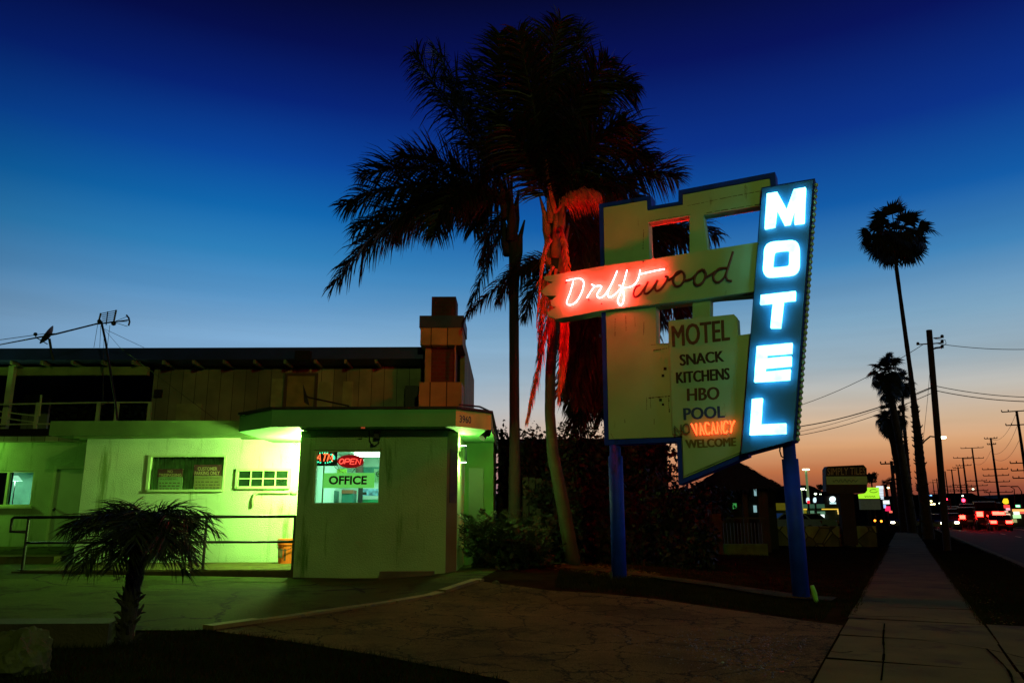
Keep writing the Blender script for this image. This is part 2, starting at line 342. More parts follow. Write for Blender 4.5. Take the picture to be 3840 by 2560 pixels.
gm = MB(); nx, ny, st = 210, 190, .5
for j in range(ny + 1):
    for i in range(nx + 1):
        x, y = -42 + i * st, -12 + j * st; gm.v.append(V((x, y, g(x, y) - .012)))
for j in range(ny):
    for i in range(nx): a = j * (nx + 1) + i; gm.f.append((a, a + 1, a + nx + 2, a + nx + 1))
far = [(-1500, -400, -.3), (2500, -400, -.3), (2500, 2500, -.3), (-1500, 2500, -.3)]; gm.poly(far)
tag(gm.build('ground', M_dirt, smooth=True, fix=False), kind='structure')
e_drive = [(1790, 2178), (2064, 2214), (2492, 2250), (2837, 2300), (3092, 2337)]
e_lawn = [(770, 2362), (1000, 2392), (1400, 2455), (1900, 2552), (1990, 2620)]
patch('driveway', [xy(G(*p)) for p in e_drive] + [xy(ST((G(3092, 2337).xy - SO).dot(SD) - .12, -.02)), xy(ST(-.2, -.02)), xy(ST(-3.2, -.02))] + [xy(G(*p)) for p in reversed(e_lawn)], .006, M_asph)
lot = [xy(G(1790, 2178)), xy(G(770, 2362)), xy(G(420, 2362)), xy(G(-500, 2395)), (-30, 8.6), (-30, 26), (-.2, 26), (-.2, 15.6)]
patch('parking_lot', lot, .002, M_lot)
slabs = []; rsl = random.Random(9)
def slab(a, b, t0, t1):
    return [xy(ST(s_ + rsl.uniform(-.012, .012), t_ + rsl.uniform(-.012, .012))) + (rsl.uniform(-.006, .008),) for s_, t_ in ((a, t0), (a, t1), (b, t1), (b, t0))]
for k in range(-5, 40):
    a, b = k * 1.52, k * 1.52 + 1.49
    slabs.append(slab(a, b, 0, 1.4))
    if k < 3: slabs.append(slab(a, b, 1.42, 3.1))
patch('sidewalk', slabs, .012, M_conc, 1.5)
patch('road', [xy(ST(-30, 3.33)), xy(ST(-30, 19)), xy(ST(900, 19)), xy(ST(900, 3.33))], 0, M_road, flat=-.14)
kb = MB()
for a, b in [(3.1, 8), (8.02, 14), (14.02, 20), (20.02, 30), (30.02, 45), (45.02, 70), (70.02, 120), (120.02, 300), (-20, 3.08)]:
    p = [ST(a, 3.15, -.2), ST(b, 3.15, -.2), ST(b, 3.33, -.2), ST(a, 3.33, -.2)]
    kb.prism([p], (0, 0, .215 if a > 0 else .13))
tag(kb.build('kerb', M_conc), kind='structure')
ck = MB()                                                              # cracks across the pavement slabs
for pth in ([(3318, 2344), (3313, 2400), (3316, 2460), (3306, 2562)], [(3316, 2402), (3450, 2408), (3600, 2426), (3720, 2446), (3850, 2478)], [(3440, 2352), (3520, 2362), (3600, 2378)], [(3150, 2300), (3250, 2316), (3420, 2318), (3520, 2330)], [(3700, 2440), (3780, 2520), (3800, 2570)], [(3060, 2440), (3150, 2455), (3200, 2450)]):
    q_ = smoothline(pth, 4); rc = random.Random(pth[0][0])
    for a_, b_ in zip(q_, q_[1:]):
        A_, B_ = G(a_[0], a_[1]), G(b_[0], b_[1]); n_ = (B_ - A_).cross(V((0, 0, 1))).normalized() * rc.uniform(.004, .011); zz_ = V((0, 0, .024)); ck.poly([A_ - n_ + zz_, B_ - n_ + zz_, B_ + n_ + zz_, A_ + n_ + zz_])
tag(ck.build('pavement_cracks', mat('crack_dirt', (.006, .005, .003), 1, spec=0)), kind='structure')
mk = MB()                                                              # painted lane lines
for t in (7.2, 14.8):
    for k in range(40): mk.poly([ST(k * 9, t, -.135), ST(k * 9, t + .12, -.135), ST(k * 9 + 3, t + .12, -.135), ST(k * 9 + 3, t, -.135)])
for t in (10.9, 11.15): mk.poly([ST(-10, t, -.135), ST(-10, t + .1, -.135), ST(300, t + .1, -.135), ST(300, t, -.135)])
tag(mk.build('lane_markings', mat('road_paint', (.45, .38, .15), .7)), kind='structure')
# strip of pale concrete edging across the bed behind the sign posts
ed = [(2110, 2118), (2330, 2140), (2500, 2165), (2700, 2190), (2900, 2218), (3140, 2243)]
ed2 = [(3120, 2256), (2900, 2238), (2700, 2205), (2500, 2178), (2330, 2152), (2100, 2130)]
patch('mow_strip', [xy(G(*p)) for p in ed + ed2], .022, mat('strip_concrete', (.055, .04, .015), .95, .5, 3, .4, 60, spec=.05), .4)

# yellow kerb between lot and driveway, broken into pieces
rng = random.Random(5)
kr = MB(); A, B = G(775, 2360), G(1800, 2176); L = (B - A).length; d = (B - A).normalized(); s_ = 0
while s_ < L:
    w = min(rng.uniform(.25, .9), L - s_); p, q = A + d * s_, A + d * (s_ + w - .02)
    n_ = V((-d.y, d.x, 0)); hh = rng.uniform(.03, .05); wo_ = rng.uniform(.065, .085)
    p.z = g(p.x, p.y); q.z = g(q.x, q.y); j = V((rng.uniform(-.012, .012), rng.uniform(-.012, .012), 0))
    kr.prism([[p - n_ * wo_ + j, q - n_ * wo_ + j, q + n_ * wo_ + j, p + n_ * wo_ + j]], (0, 0, hh)); s_ += w
tag(kr.build('yellow_kerb', mat('kerb_paint', (.13, .085, .008), .8, .35, 4, .5, 60, stain=((.07, .05, .03), .52, (5, 5, 5)))), kind='structure')

# ------------------------------------------------------------------ the motel building (front faces the camera)
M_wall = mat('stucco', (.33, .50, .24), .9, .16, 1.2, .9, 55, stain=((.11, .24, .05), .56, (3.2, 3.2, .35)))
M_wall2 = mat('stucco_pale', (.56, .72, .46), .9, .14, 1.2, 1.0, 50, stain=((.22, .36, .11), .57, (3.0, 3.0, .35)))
M_fas = mat('fascia_paint', (.13, .40, .13), .7, .15, 1.5, .1, 60, stain=((.10, .26, .09), .66, (2, 2, 2)))
M_trim = mat('trim_paint', (.45, .62, .30), .6, .15, 3)
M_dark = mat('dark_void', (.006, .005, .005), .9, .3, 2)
M_black = mat('black_metal', (.012, .010, .010), .5, .3, 6)
M_roof = mat('roof_metal', (.012, .022, .22), .55, .3, 1.5, .2, 30)  # blue in the roof colour stands in for sky light on it
M_brick = bricks('brick', (.12, .022, .012), (.085, .016, .010), (.09, .04, .025), 2.6)
M_bd = boards('siding', (.22, .26, .15), .33)
M_bdc = boards('chimney_siding', (.34, .25, .10), .40, groove=.07)  # tan boards, warmed in colour in place of orange lamplight
M_glass = glass('window_glass')
yo = 14.5; yw = 17.0; yl = 19.0; yu = 20.0
def PX(px, py, Y): return P(px, py, Y).x
def PZ(px, py, Y): return P(px, py, Y).z
xl, xr = PX(1098, 2168, yo), PX(1669, 2180, yo)
zs = PZ(1400, 1614, yo)
motel = thing('motel_building', 'long two storey pale green motel with roadside office and brick chimney', 'motel', (-6, 19, .1))
def rectY(x0, x1, z0, z1, y): return [V((x0, y, z0)), V((x1, y, z0)), V((x1, y, z1)), V((x0, y, z1))]
def wallY(mb, x0, x1, z0, z1, y, th, holes=()):
    mb.prism([rectY(x0, x1, z0, z1, y)] + [rectY(*h, y) for h in holes], (0, th, 0))
# office block
ow = (PX(1173, 1780, yo), PX(1426, 1780, yo), PZ(1300, 1890, yo), PZ(1300, 1686, yo))
xe = xr + .17; ye = yo + .40
xb = PX(1850, 1900, yw)
m = MB(); wallY(m, xl, xr, -.1, zs, yo, .18, [ow])
m.box((xl, yo + .182, -.1), (xl + .15, yw + .4, zs))
m.box((xe - .13, ye + .062, -.1), (xe, yw, zs))
m.build('office_wall', M_wall, motel)
m = MB(); m.prism([[V((xr + .002, yo, -.1)), V((xe, ye, -.1)), V((xe - .12, ye + .06, -.1)), V((xr + .002, yo + .17, -.1))]], (0, 0, zs + .1)); m.build('angled_wall', mat('lamplit_wall_tint', (.13, .11, .03), .9, .2, 2, .4, 80), motel)  # wall colour turned ochre in place of orange light on this face
m = MB(); m.box((xe + .002, yw, -.1), (xb, yw + .15, zs)); m.box((xb - .15, yw + .152, -.1), (xb, yw + 3, zs)); m.build('recess_wall', mat('recess_shade_tint', (.035, .12, .022), .9, .2, 2, .4, 80), motel)  # wall colour darkened to put the recess in shade
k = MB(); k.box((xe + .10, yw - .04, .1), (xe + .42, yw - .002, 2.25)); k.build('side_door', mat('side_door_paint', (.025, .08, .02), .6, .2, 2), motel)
wf = MB()
x0, x1, z0, z1 = ow
for a, b in (((x0 + .002, yo + .03, z0 + .002), (x0 + .045, yo + .14, z1 - .002)), ((x1 - .03, yo + .03, z0 + .002), (x1 - .002, yo + .14, z1 - .002)),
             ((x0 + .046, yo + .03, z1 - .03), (x1 - .031, yo + .14, z1 - .002)), ((x0 + .046, yo + .03, z0 + .002), (x1 - .031, yo + .14, z0 + .03)),
             ((PX(1203, 1780, yo), yo + .15, z0 + .031), (PX(1208, 1780, yo), yo + .178, z1 - .031))): wf.box(a, b)
win = wf.build('window', M_trim, motel)
MB().box((x0 + .046, yo + .06, z0 + .031), (x1 - .031, yo + .066, z1 - .031)).build('pane', M_glass, win)
# office room inside
M_in = mat('office_paint', (.62, .85, .72), .8, .08, 2)
rm = MB(); ri = (xl + .2, xe - .16, yo + .19, yo + 3.0, .14, zs - .25)
rm.box((ri[0], ri[3], ri[4]), (ri[1], ri[3] + .05, ri[5])); rm.box((ri[0], ri[2], ri[5] + .002), (ri[1], ri[3], ri[5] + .05)); rm.box((ri[0], ri[2], ri[4] - .05), (ri[1], ri[3], ri[4] - .002))
rm.box((ri[0] - .04, ri[2], ri[4]), (ri[0] - .002, ri[3], ri[5])); rm.box((ri[1] + .002, ye + .2, ri[4]), (ri[1] + .02, ri[3], ri[5]))
rm.build('office_room', M_in, motel)
yi = yo + 2.0
k = MB(); k.box((PX(1174, 1800, yi), yi, .6), (PX(1206, 1800, yi), yi + .5, 2.3)); k.build('tall_cabinet', mat('cabinet_dark', (.012, .02, .018), .5), motel)
k = MB(); k.box((PX(1212, 1800, yi), yi + .1, .5), (PX(1254, 1800, yi), yi + .5, PZ(1230, 1838, yi))); k.build('machine', mat('machine_green', (.05, .22, .15), .5), motel)
k = MB(); k.box((PX(1284, 1800, yi), yi, .5), (PX(1326, 1800, yi), yi + .4, PZ(1300, 1850, yi))); k.build('machine', mat('machine_teal', (.03, .18, .14), .5), motel)
k = MB(); k.box((PX(1284, 1800, yi), yi - .02, PZ(1300, 1850, yi) + .002), (PX(1326, 1800, yi), yi + .38, PZ(1300, 1836, yi))); k.build('machine_top', mat('machine_red', (.30, .10, .05), .5), motel)
k = MB(); k.box((PX(1343, 1800, yi), yi + .05, .5), (PX(1359, 1800, yi), yi + .12, 1.9)); k.box((PX(1359, 1800, yi) + .001, yi + .05, PZ(1350, 1854, yi)), (PX(1373, 1800, yi), yi + .12, PZ(1350, 1844, yi))); k.build('door_post', M_black, motel)
k = MB(); k.box((PX(1330, 1800, yi), yi + .4, .3), (PX(1430, 1800, yi), yi + .5, PZ(1390, 1870, yi))); k.build('counter', mat('counter_green', (.02, .25, .10), .4), motel)
k = MB(); k.box((PX(1362, 1800, yi + .6), yi + .6, PZ(1390, 1858, yi + .6)), (PX(1428, 1800, yi + .6), yi + .64, PZ(1390, 1832, yi + .6))); k.build('picture', mat('picture_blue', (.16, .35, .48), .5, .7, 14), motel)
k = MB(); k.box((PX(1336, 1700, yi + .3), yi + .3, PZ(1350, 1770, yi + .3)), (PX(1362, 1700, yi + .3), yi + .4, PZ(1350, 1697, yi + .3))); k.build('door_frame', mat('frame_brown', (.08, .05, .035), .6), motel)
k = MB(); k.box((PX(1264, 1760, yi), yi, PZ(1270, 1775, yi)), (PX(1300, 1760, yi), yi + .02, PZ(1270, 1757, yi))); k.build('notice', mat('notice_lime', (.35, .62, .06), .6, .3, 20), motel)
k = MB(); k.box((PX(1215, 1760, yi + .7), yi + .7, PZ(1230, 1771, yi + .7)), (PX(1256, 1760, yi + .7), yi + .72, PZ(1230, 1742, yi + .7))); k.build('notice', mat('notice_grey', (.28, .45, .38), .6, .3, 20), motel)
k = MB(); k.box((PX(1362, 1750, yi + .75), yi + .75, PZ(1390, 1790, yi + .75)), (PX(1428, 1750, yi + .75), yi + .80, PZ(1390, 1750, yi + .75))); k.build('wall_shelf', mat('shelf_teal', (.04, .28, .2), .6, .4, 6), motel)
k = MB(); yp = yo + .9; k.box((PX(1402, 1780, yp), yp, PZ(1410, 1808, yp)), (PX(1427, 1780, yp), yp + .01, PZ(1410, 1757, yp))); pst = k.build('poster', mat('poster_white', (.7, .85, .8), .6), motel)
k = MB(); c = P(1421, 1776, yp - .004)
k.tube([c + V((.05 * math.cos(a * .4), 0, .05 * math.sin(a * .4))) for a in range(17)], .009, 6); k.box((c.x - .025, c.y - .004, c.z - .012), (c.x + .025, c.y + .001, c.z + .012)); k.build('emblem', mat('emblem_grey', (.06, .12, .11), .6), pst)

# canopy with chamfered ends
yc = yo - .49
zf0, zf1 = PZ(1400, 1599, yc), PZ(1400, 1534, yc)
xA, xB = PX(1020, 1565, yc), PX(1709, 1565, yc)
ch = .63; yA2 = yc + .8; xA2 = PX(897, 1590, yA2)
plan = [(xA, yc), (xB, yc), (xB + ch, yc + ch), (xB + ch + .03, yw + 3.2), (xA2, yw + 3.2), (xA2, yA2)]
m = MB(); m.prism([[V((x, y, zf0)) for x, y in plan]], (0, 0, zf1 - zf0)); can = m.build('canopy', M_fas, motel)
cx = sum(p[0] for p in plan) / 6; cy_ = sum(p[1] for p in plan) / 6
big = [(x + (.03 if x > cx else -.03), y + (-.03 if y < cy_ else .03)) for x, y in plan]
m = MB(); m.prism([[V((x, y, zf1 + .002)) for x, y in big]], (0, 0, .045)); m.build('roof_edge', mat('tar_edge', (.02, .018, .015), .8, .4, 5, .5, 40), can)
qn = V((1, 1, 0)).normalized(); p0 = V((xB, yc, 0)) + V((1, -1, 0)).normalized() * .004; zz = zf1 - zf0
k = MB(); text_on(k, '3960', [(.10, .68), (.42, .68), (.42, .24), (.10, .24)], lambda u, v: V((p0.x + qn.x * ch * 1.414 * u, p0.y + qn.y * ch * 1.414 * u, zf0 + zz * v)), .018)
k.build('house_number', mat('number_black', (.012, .010, .009), .5), motel)
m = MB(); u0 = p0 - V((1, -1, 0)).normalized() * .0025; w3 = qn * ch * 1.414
m.poly([u0 + V((0, 0, zf0)), u0 + w3 + V((0, 0, zf0)), u0 + w3 + V((0, 0, zf1)), u0 + V((0, 0, zf1))]); m.build('number_panel', mat('lamplit_panel_tint', (.56, .50, .09), .7, .2, 3, .1, 60), can)  # warm lamplight on the canopy end, put into the panel colour
k = MB()                                                             # gutter pipe round the canopy's end
e1, e2 = V((xB + ch * .66, yc + ch * .66, zf1 + .07)), V((xB + ch + .02, yc + ch + .25, zf1 + .03))
k.tube([V((xB + .05, yc + .15, zf1 + .1)), e1 + V((0, 0, .03)), V((xB + ch + .02, yc + ch + .02, zf1 + .02)), V((xB + ch + .05, yc + ch + .05, zf0 + .1)), V((xB + ch + .06, yc + ch + .1, zf0 - .1))], .018, 6)
k.build('conduit', M_black, motel)
# left wing
xw0 = PX(298, 1900, yw); zw = .30
yf = yw - .5; zl0, zl1 = PZ(500, 1631, yf), PZ(500, 1577, yf)
cw = (PX(562, 1770, yw), PX(840, 1770, yw), PZ(700, 1836, yw), PZ(700, 1711, yw))
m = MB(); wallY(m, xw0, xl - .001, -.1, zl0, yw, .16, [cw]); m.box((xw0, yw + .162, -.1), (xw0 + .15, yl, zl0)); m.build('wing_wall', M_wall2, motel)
m = MB(); m.box((PX(187, 1600, yf), yf, zl0 + .0), (xA2 - .002, yw + 3.2, zl1)); m.box((PX(187, 1600, yf) + .5, yf + .05, zl0 - .05), (xA2 - .002, yf + .2, zl0 - .002)); m.build('wing_canopy', mat('canopy_drab', (.12, .22, .06), .75, .25, 1.5, .2, 40), motel)
x0, x1, z0, z1 = cw
k = MB()
for a, b in (((x0 - .05, yw - .03, z0 - .04), (x0 + .01, yw + .1, z1 + .03)), ((x1 - .01, yw - .03, z0 - .04), (x1 + .03, yw + .1, z1 + .03)), ((x0 + .011, yw - .03, z1 - .01), (x1 - .011, yw + .1, z1 + .03)), ((x0 + .011, yw - .06, z0 - .04), (x1 - .011, yw + .1, z0 + .01))): k.box(a, b)
cwin = k.build('window', M_trim, motel)
MB().box((x0, yw + .05, z0), (x1, yw + .056, z1)).build('pane', glass('dim_glass', (.85, .95, .85)), cwin)
k = MB(); n_ = 90                                                    # curtain folds
for i in range(n_):
    for a in (0, 1):
        u = (i + a) / n_; xx = x0 + (x1 - x0) * u; dy = .03 * math.sin(u * 62 + 2 * math.sin(u * 17)) + .015 * math.sin(u * 141)
        k.v += [V((xx, yw + .13 + dy, z0)), V((xx, yw + .13 + dy, z1))]
    b = i * 4; k.f.append((b, b + 2, b + 3, b + 1))
k.build('curtain', mat('curtain', (.50, .80, .45), .9, .3, 6), cwin)
# louvred vent with eight dark panes
x0, x1, z0, z1 = PX(886, 1790, yw), PX(1090, 1790, yw), PZ(990, 1832, yw), PZ(990, 1756, yw)
k = MB(); fr = .055
for a, b in (((x0, yw - .05, z0), (x0 + fr, yw - .002, z1)), ((x1 - fr, yw - .05, z0), (x1, yw - .002, z1)), ((x0 + fr, yw - .05, z1 - fr), (x1 - fr, yw - .002, z1)), ((x0 + fr, yw - .07, z0), (x1 - fr, yw - .002, z0 + fr))): k.box(a, b)
zm = (z0 + z1) / 2; k.box((x0 + fr, yw - .04, zm - .012), (x1 - fr, yw - .002, zm + .012))
for q in range(1, 4):
    xx = x0 + fr + (x1 - x0 - 2 * fr) * q / 4; k.box((xx - .011, yw - .042, z0 + fr), (xx + .011, yw - .003, zm - .0121)); k.box((xx - .011, yw - .042, zm + .0121), (xx + .011, yw - .003, z1 - fr))
vent = k.build('vent', M_trim, motel)
k = MB()
for q in range(4):
    for a, b in ((z0 + fr, zm - .012), (zm + .012, z1 - fr)):
        w = (x1 - x0 - 2 * fr) / 4; k.box((x0 + fr + w * q + .012, yw - .012, a), (x0 + fr + w * (q + 1) - .012, yw - .001, b))
k.build('pane', mat('vent_dark', (.01, .03, .012), .25, .4, 3), vent)
k = MB(); c = lambda px, py: P(px, py, yw - .04)
k.tube([c(946, 1898), c(948, 1872), c(955, 1853), c(970, 1845), c(1000, 1845), c(1084, 1845)], .028, 8); k.box(tuple(c(1088, 1852)), tuple(c(1112, 1840) + V((0, .03, 0)))); k.build('pipe', M_trim, motel, True)
k = MB(); k.tube([c(905, 1643), c(1080, 1646), c(1095, 1652), c(1116, 1668)], .022, 8); k.tube([c(300, 1645), c(600, 1642), c(900, 1643)], .012, 6); k.build('pipe', M_trim, motel, True)
# far left: wall set back with a door and a window
zb = .45; dl = (PX(200, 1900, yl), PX(304, 1900, yl), zb, PZ(250, 1758, yl)); wl = (PX(-160, 1820, yl), PX(124, 1820, yl), PZ(60, 1897, yl), PZ(60, 1764, yl))
m = MB(); wallY(m, -14, xw0 - .001, -.1, PZ(150, 1652, yl), yl, .15, [wl]); m.build('back_wall', M_wall, motel)
k = MB(); k.box((dl[0], yl - .03, dl[2]), (dl[1], yl - .002, dl[3])); door = k.build('door', mat('door_paint', (.40, .62, .34), .6, .1, 2), motel)
k = MB(); k.box((dl[0] - .07, yl - .045, dl[2]), (dl[0] - .002, yl - .002, dl[3] + .07)); k.box((dl[0], yl - .045, dl[3] + .002), (dl[1], yl - .002, dl[3] + .07)); k.build('door_frame', M_trim, door)
k = MB(); k.ball(P(203, 1908, yl - .07), .04); k.build('handle', M_black, door, True)
x0, x1, z0, z1 = wl
k = MB(); xm = PX(24, 1820, yl)
for a, b in (((x1 - .04, yl + .02, z0), (x1 - .001, yl + .1, z1)), ((x0, yl + .02, z1 - .04), (x1 - .041, yl + .1, z1 - .001)), ((x0, yl - .05, z0 - .05), (x1 + .05, yl - .002, z0 - .002)), ((x0, yl + .02, z0 + .001), (x1 - .041, yl + .1, z0 + .04)), ((xm - .03, yl + .02, z0 + .041), (xm + .03, yl + .1, z1 - .041))): k.box(a, b)
lw = k.build('window', M_trim, motel)
MB().box((x0, yl + .06, z0), (x1, yl + .066, z1)).build('pane', M_glass, lw)
k = MB(); k.box((x0, yl + .2, z0 - .6), (xm, yl + .22, z1)); k.build('curtain', M_dark, lw)
k = MB(); k.box((xm - 2.1, yl + 2.0, z0 - .8), (x1 + 1, yl + 2.05, z1 + .5)); k.box((xm - 2.15, yl + .2, z1 + .3), (x1 + 1, yl + 2, z1 + .35)); k.box((x1 + .5, yl + .2, z0 - .8), (x1 + .55, yl + 2, z1 + .3)); k.box((xm - 2.2, yl + .2, z0 - .8), (xm - 2.15, yl + 2, z1 + .3))
k.build('guest_room', mat('room_paint', (.28, .55, .42), .8), motel)
m = MB(); m.box((-14, yw - .2, 0), (xw0 - .3, yl - .001, .44)); m.build('walkway', M_conc, motel)
# balcony above and upper storey
xu = PX(570, 1480, yu); xc0 = PX(1577, 1240, 18.5); xc1 = PX(1735, 1230, 18.5); ybk = 24.8
ze0, ze1 = PZ(800, 1347, 19.2), PZ(800, 1303, 19.2); zfl = PZ(150, 1640, yl)
m = MB(); m.box((-14, yl - .3, zfl - .12), (xu, yl + 3, zfl)); m.build('balcony_floor', M_bd, motel)
m = MB(); m.box((xu, yu, zl1 - .4), (xc0 - .002, yu + .15, ze0 + .15)); m.build('upper_wall', M_bd, motel)
m = MB(); m.box((-14, yu + 3.2, zfl), (PX(90, 1500, yu + 3.2), yu + 3.3, ze0)); m.build('rear_wall', M_bd, motel); m = MB(); m.box((xu, yu + .152, zl1 - .4), (xu + .15, ybk, ze0)); m.build('side_wall', M_bd, motel)
m = MB(); m.prism([[V((-16, 19.2, ze0)), V((-16, 19.2, ze1)), V((-16, ybk, ze1 - .35)), V((-16, ybk, ze0 - .35))]], (xc0 - .002 + 16, 0, 0)); roof = m.build('roof', M_roof, motel)
for q in range(14): xx = PX(-60 + q * 113, 1350, 19.4); MB().box((xx, 19.25, ze0 - .1), (xx + .06, 20.6, ze0 - .003)).build('rafter', M_bd, roof)
m = MB(); m.box((-14, 19.6, PZ(300, 1406, 19.6)), (xu, 19.75, ze0 - .102)); m.build('beam', mat('beam_paint', (.24, .30, .10), .7, .3, 2), motel)
k = MB(); k.box((PX(20, 1500, 19.5), 19.45, zfl), (PX(40, 1500, 19.5), 19.58, ze0 - .1)); k.build('porch_post', M_trim, motel)
k = MB(); k.tube([P(-60, 1517, 19.3), P(360, 1509, 19.3), P(570, 1508, 19.3)], .022, 8); k.tube([P(-60, 1592, 19.3), P(185, 1589, 19.3)], .022, 8); k.tube([P(-60, 1535, 19.5), P(140, 1560, 19.5)], .02, 6); k.tube([P(-60, 1557, 19.5), P(130, 1583, 19.5)], .02, 6)
bal = k.build('balcony_rail', M_trim, motel)
for px in (368, 438, 140, 560): k = MB(); k.box((PX(px - 6, 1540, 19.3), 19.27, zfl), (PX(px + 6, 1540, 19.3), 19.34, PZ(px, 1509, 19.3))); k.build('post', M_trim, bal)
k = MB(); k.tube([P(155, 1480, 19.3), P(147, 1560, 19.3)], .025, 6); k.build('post', M_trim, bal)
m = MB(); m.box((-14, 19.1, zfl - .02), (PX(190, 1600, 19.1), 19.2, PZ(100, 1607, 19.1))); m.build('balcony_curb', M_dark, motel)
k = MB(); k.box((PX(585, 1475, yu), yu - .12, PZ(590, 1490, yu)), (PX(610, 1475, yu), yu - .002, PZ(590, 1462, yu))); k.build('utility_box', M_black, motel)
k = MB(); k.box((PX(1078, 1450, yu), yu - .03, zl1 - .3), (PX(1180, 1450, yu), yu - .002, PZ(1120, 1410, yu))); ud = k.build('door', mat('door_olive', (.24, .23, .07), .8, .25, 3), motel)
k = MB(); xa, xz, zt = PX(1078, 1450, yu), PX(1180, 1450, yu), PZ(1120, 1410, yu)
for a, b in (((xa - .08, yu - .05, zl1 - .3), (xa - .002, yu - .002, zt + .08)), ((xz + .002, yu - .05, zl1 - .3), (xz + .08, yu - .002, zt + .08)), ((xa, yu - .05, zt + .002), (xz, yu - .002, zt + .08))): k.box(a, b)
k.build('door_frame', mat('frame_olive', (.07, .055, .03), .8), ud)
k = MB(); k.box((PX(1110, 1330, 19.1), 19.0, PZ(1140, 1352, 19.1)), (PX(1165, 1330, 19.1), 19.198, PZ(1140, 1317, 19.1))); k.build('roof_vent', M_dark, roof)
k = MB(); k.box((PX(1525, 1470, yu), yu - .3, zl1 - .3), (PX(1572, 1470, yu), yu - .002, PZ(1550, 1452, yu))); k.build('utility_box', M_black, motel)
for a, b, c_ in ((1195, 1240, 1432), (1285, 1322, 1430), (668, 760, 1514), (1018, 1060, 1420)):   # paler repair panels
    k = MB(); k.box((PX(a, 1480, yu), yu - .02, zl1 - .3), (PX(b, 1480, yu), yu - .002, PZ(a, c_, yu))); k.build('repair_panel', mat('panel_pale', (.26, .34, .16), .8, .25, 3), motel)
# chimney end
yk = 18.5; zc = lambda py: PZ(1650, py, yk)
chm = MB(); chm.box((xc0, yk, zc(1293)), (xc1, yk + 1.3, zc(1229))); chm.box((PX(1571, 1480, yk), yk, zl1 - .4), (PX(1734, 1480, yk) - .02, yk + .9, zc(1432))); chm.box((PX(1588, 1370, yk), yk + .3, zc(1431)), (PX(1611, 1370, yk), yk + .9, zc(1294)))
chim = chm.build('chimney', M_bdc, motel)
k = MB(); bx0, bx1 = PX(1613, 1370, yk + .3), PX(1706, 1370, yk + .3); k.box((bx0, yk + .35, zl1 - .2), (bx1, yk + 1.1, PZ(1660, 1112, yk + .35))); k.build('brick_stack', M_brick, chim)
k = MB(); k.box((xc0 - .03, yk - .03, zc(1228)), (xc1 + .03, yk + 1.33, zc(1184))); k.build('chimney_cap', mat('cap_metal', (.02, .028, .10), .6, .4, 3), chim)
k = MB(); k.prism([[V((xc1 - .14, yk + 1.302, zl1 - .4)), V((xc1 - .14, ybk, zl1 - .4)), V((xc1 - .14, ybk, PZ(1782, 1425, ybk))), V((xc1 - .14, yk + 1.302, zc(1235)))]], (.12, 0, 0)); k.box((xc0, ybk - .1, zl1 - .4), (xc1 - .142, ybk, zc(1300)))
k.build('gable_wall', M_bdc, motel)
k = MB(); k.box((PX(1600, 1370, yk + 1.29), yk + 1.301, zl1 - .4), (xc1 - .141, yk + 1.4, zc(1240))); k.build('recess', M_dark, chim)
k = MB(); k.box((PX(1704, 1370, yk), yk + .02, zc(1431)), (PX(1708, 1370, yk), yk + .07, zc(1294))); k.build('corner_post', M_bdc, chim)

# porch slab and its things
sl0, sl1 = PX(72, 2155, yo + .05), xl - .002
m = MB(); m.box((sl0, yo + .06, -.1), (sl1, yw - .001, zw)); m.box((sl0 - .12, yo, -.1), (sl1, yo + .058, zw - .015)); tag(m.build('porch', M_conc), kind='structure')
M_rail = mat('rail_black', (.010, .009, .008), .45, .3, 8)
hr = thing('handrail', 'black two bar metal handrail along the front edge of the porch', 'handrail', (PX(600, 2140, yo + .12), yo + .12, zw))
yr = yo + .12; zt, zmr = PZ(600, 1937, yr), PZ(600, 2032, yr); xa, xz = PX(108, 1937, yr), xl - .05; xlp = PX(44, 1960, yr)
k = MB(); k.tube([V((xz, yr, zt)), V((xlp + .03, yr, zt)), V((xlp, yr, zt - .03)), V((xlp, yr, PZ(40, 1992, yr))), V((xa, yr, PZ(40, 1993, yr)))], .027, 8); k.build('top_rail', M_rail, hr, True)
k = MB(); k.tube([V((xa, yr, zmr)), V((xz, yr, zmr))], .024, 8); k.build('mid_rail', M_rail, hr, True)
for px in (108, 428, 770): xx = PX(px, 1950, yr) if px < 200 else PX(px + 5, 1950, yr); k = MB(); k.tube([V((xx, yr, zt)), V((xx, yr, zw))], .027, 8); k.box((xx - .06, yr - .05, zw), (xx + .06, yr + .05, zw + .012)); k.build('post', M_rail, hr)
k = MB(); k.tube([V((xz, yr, zt + .01)), V((xz, yr, zw))], .028, 8); k.build('post', M_rail, hr)
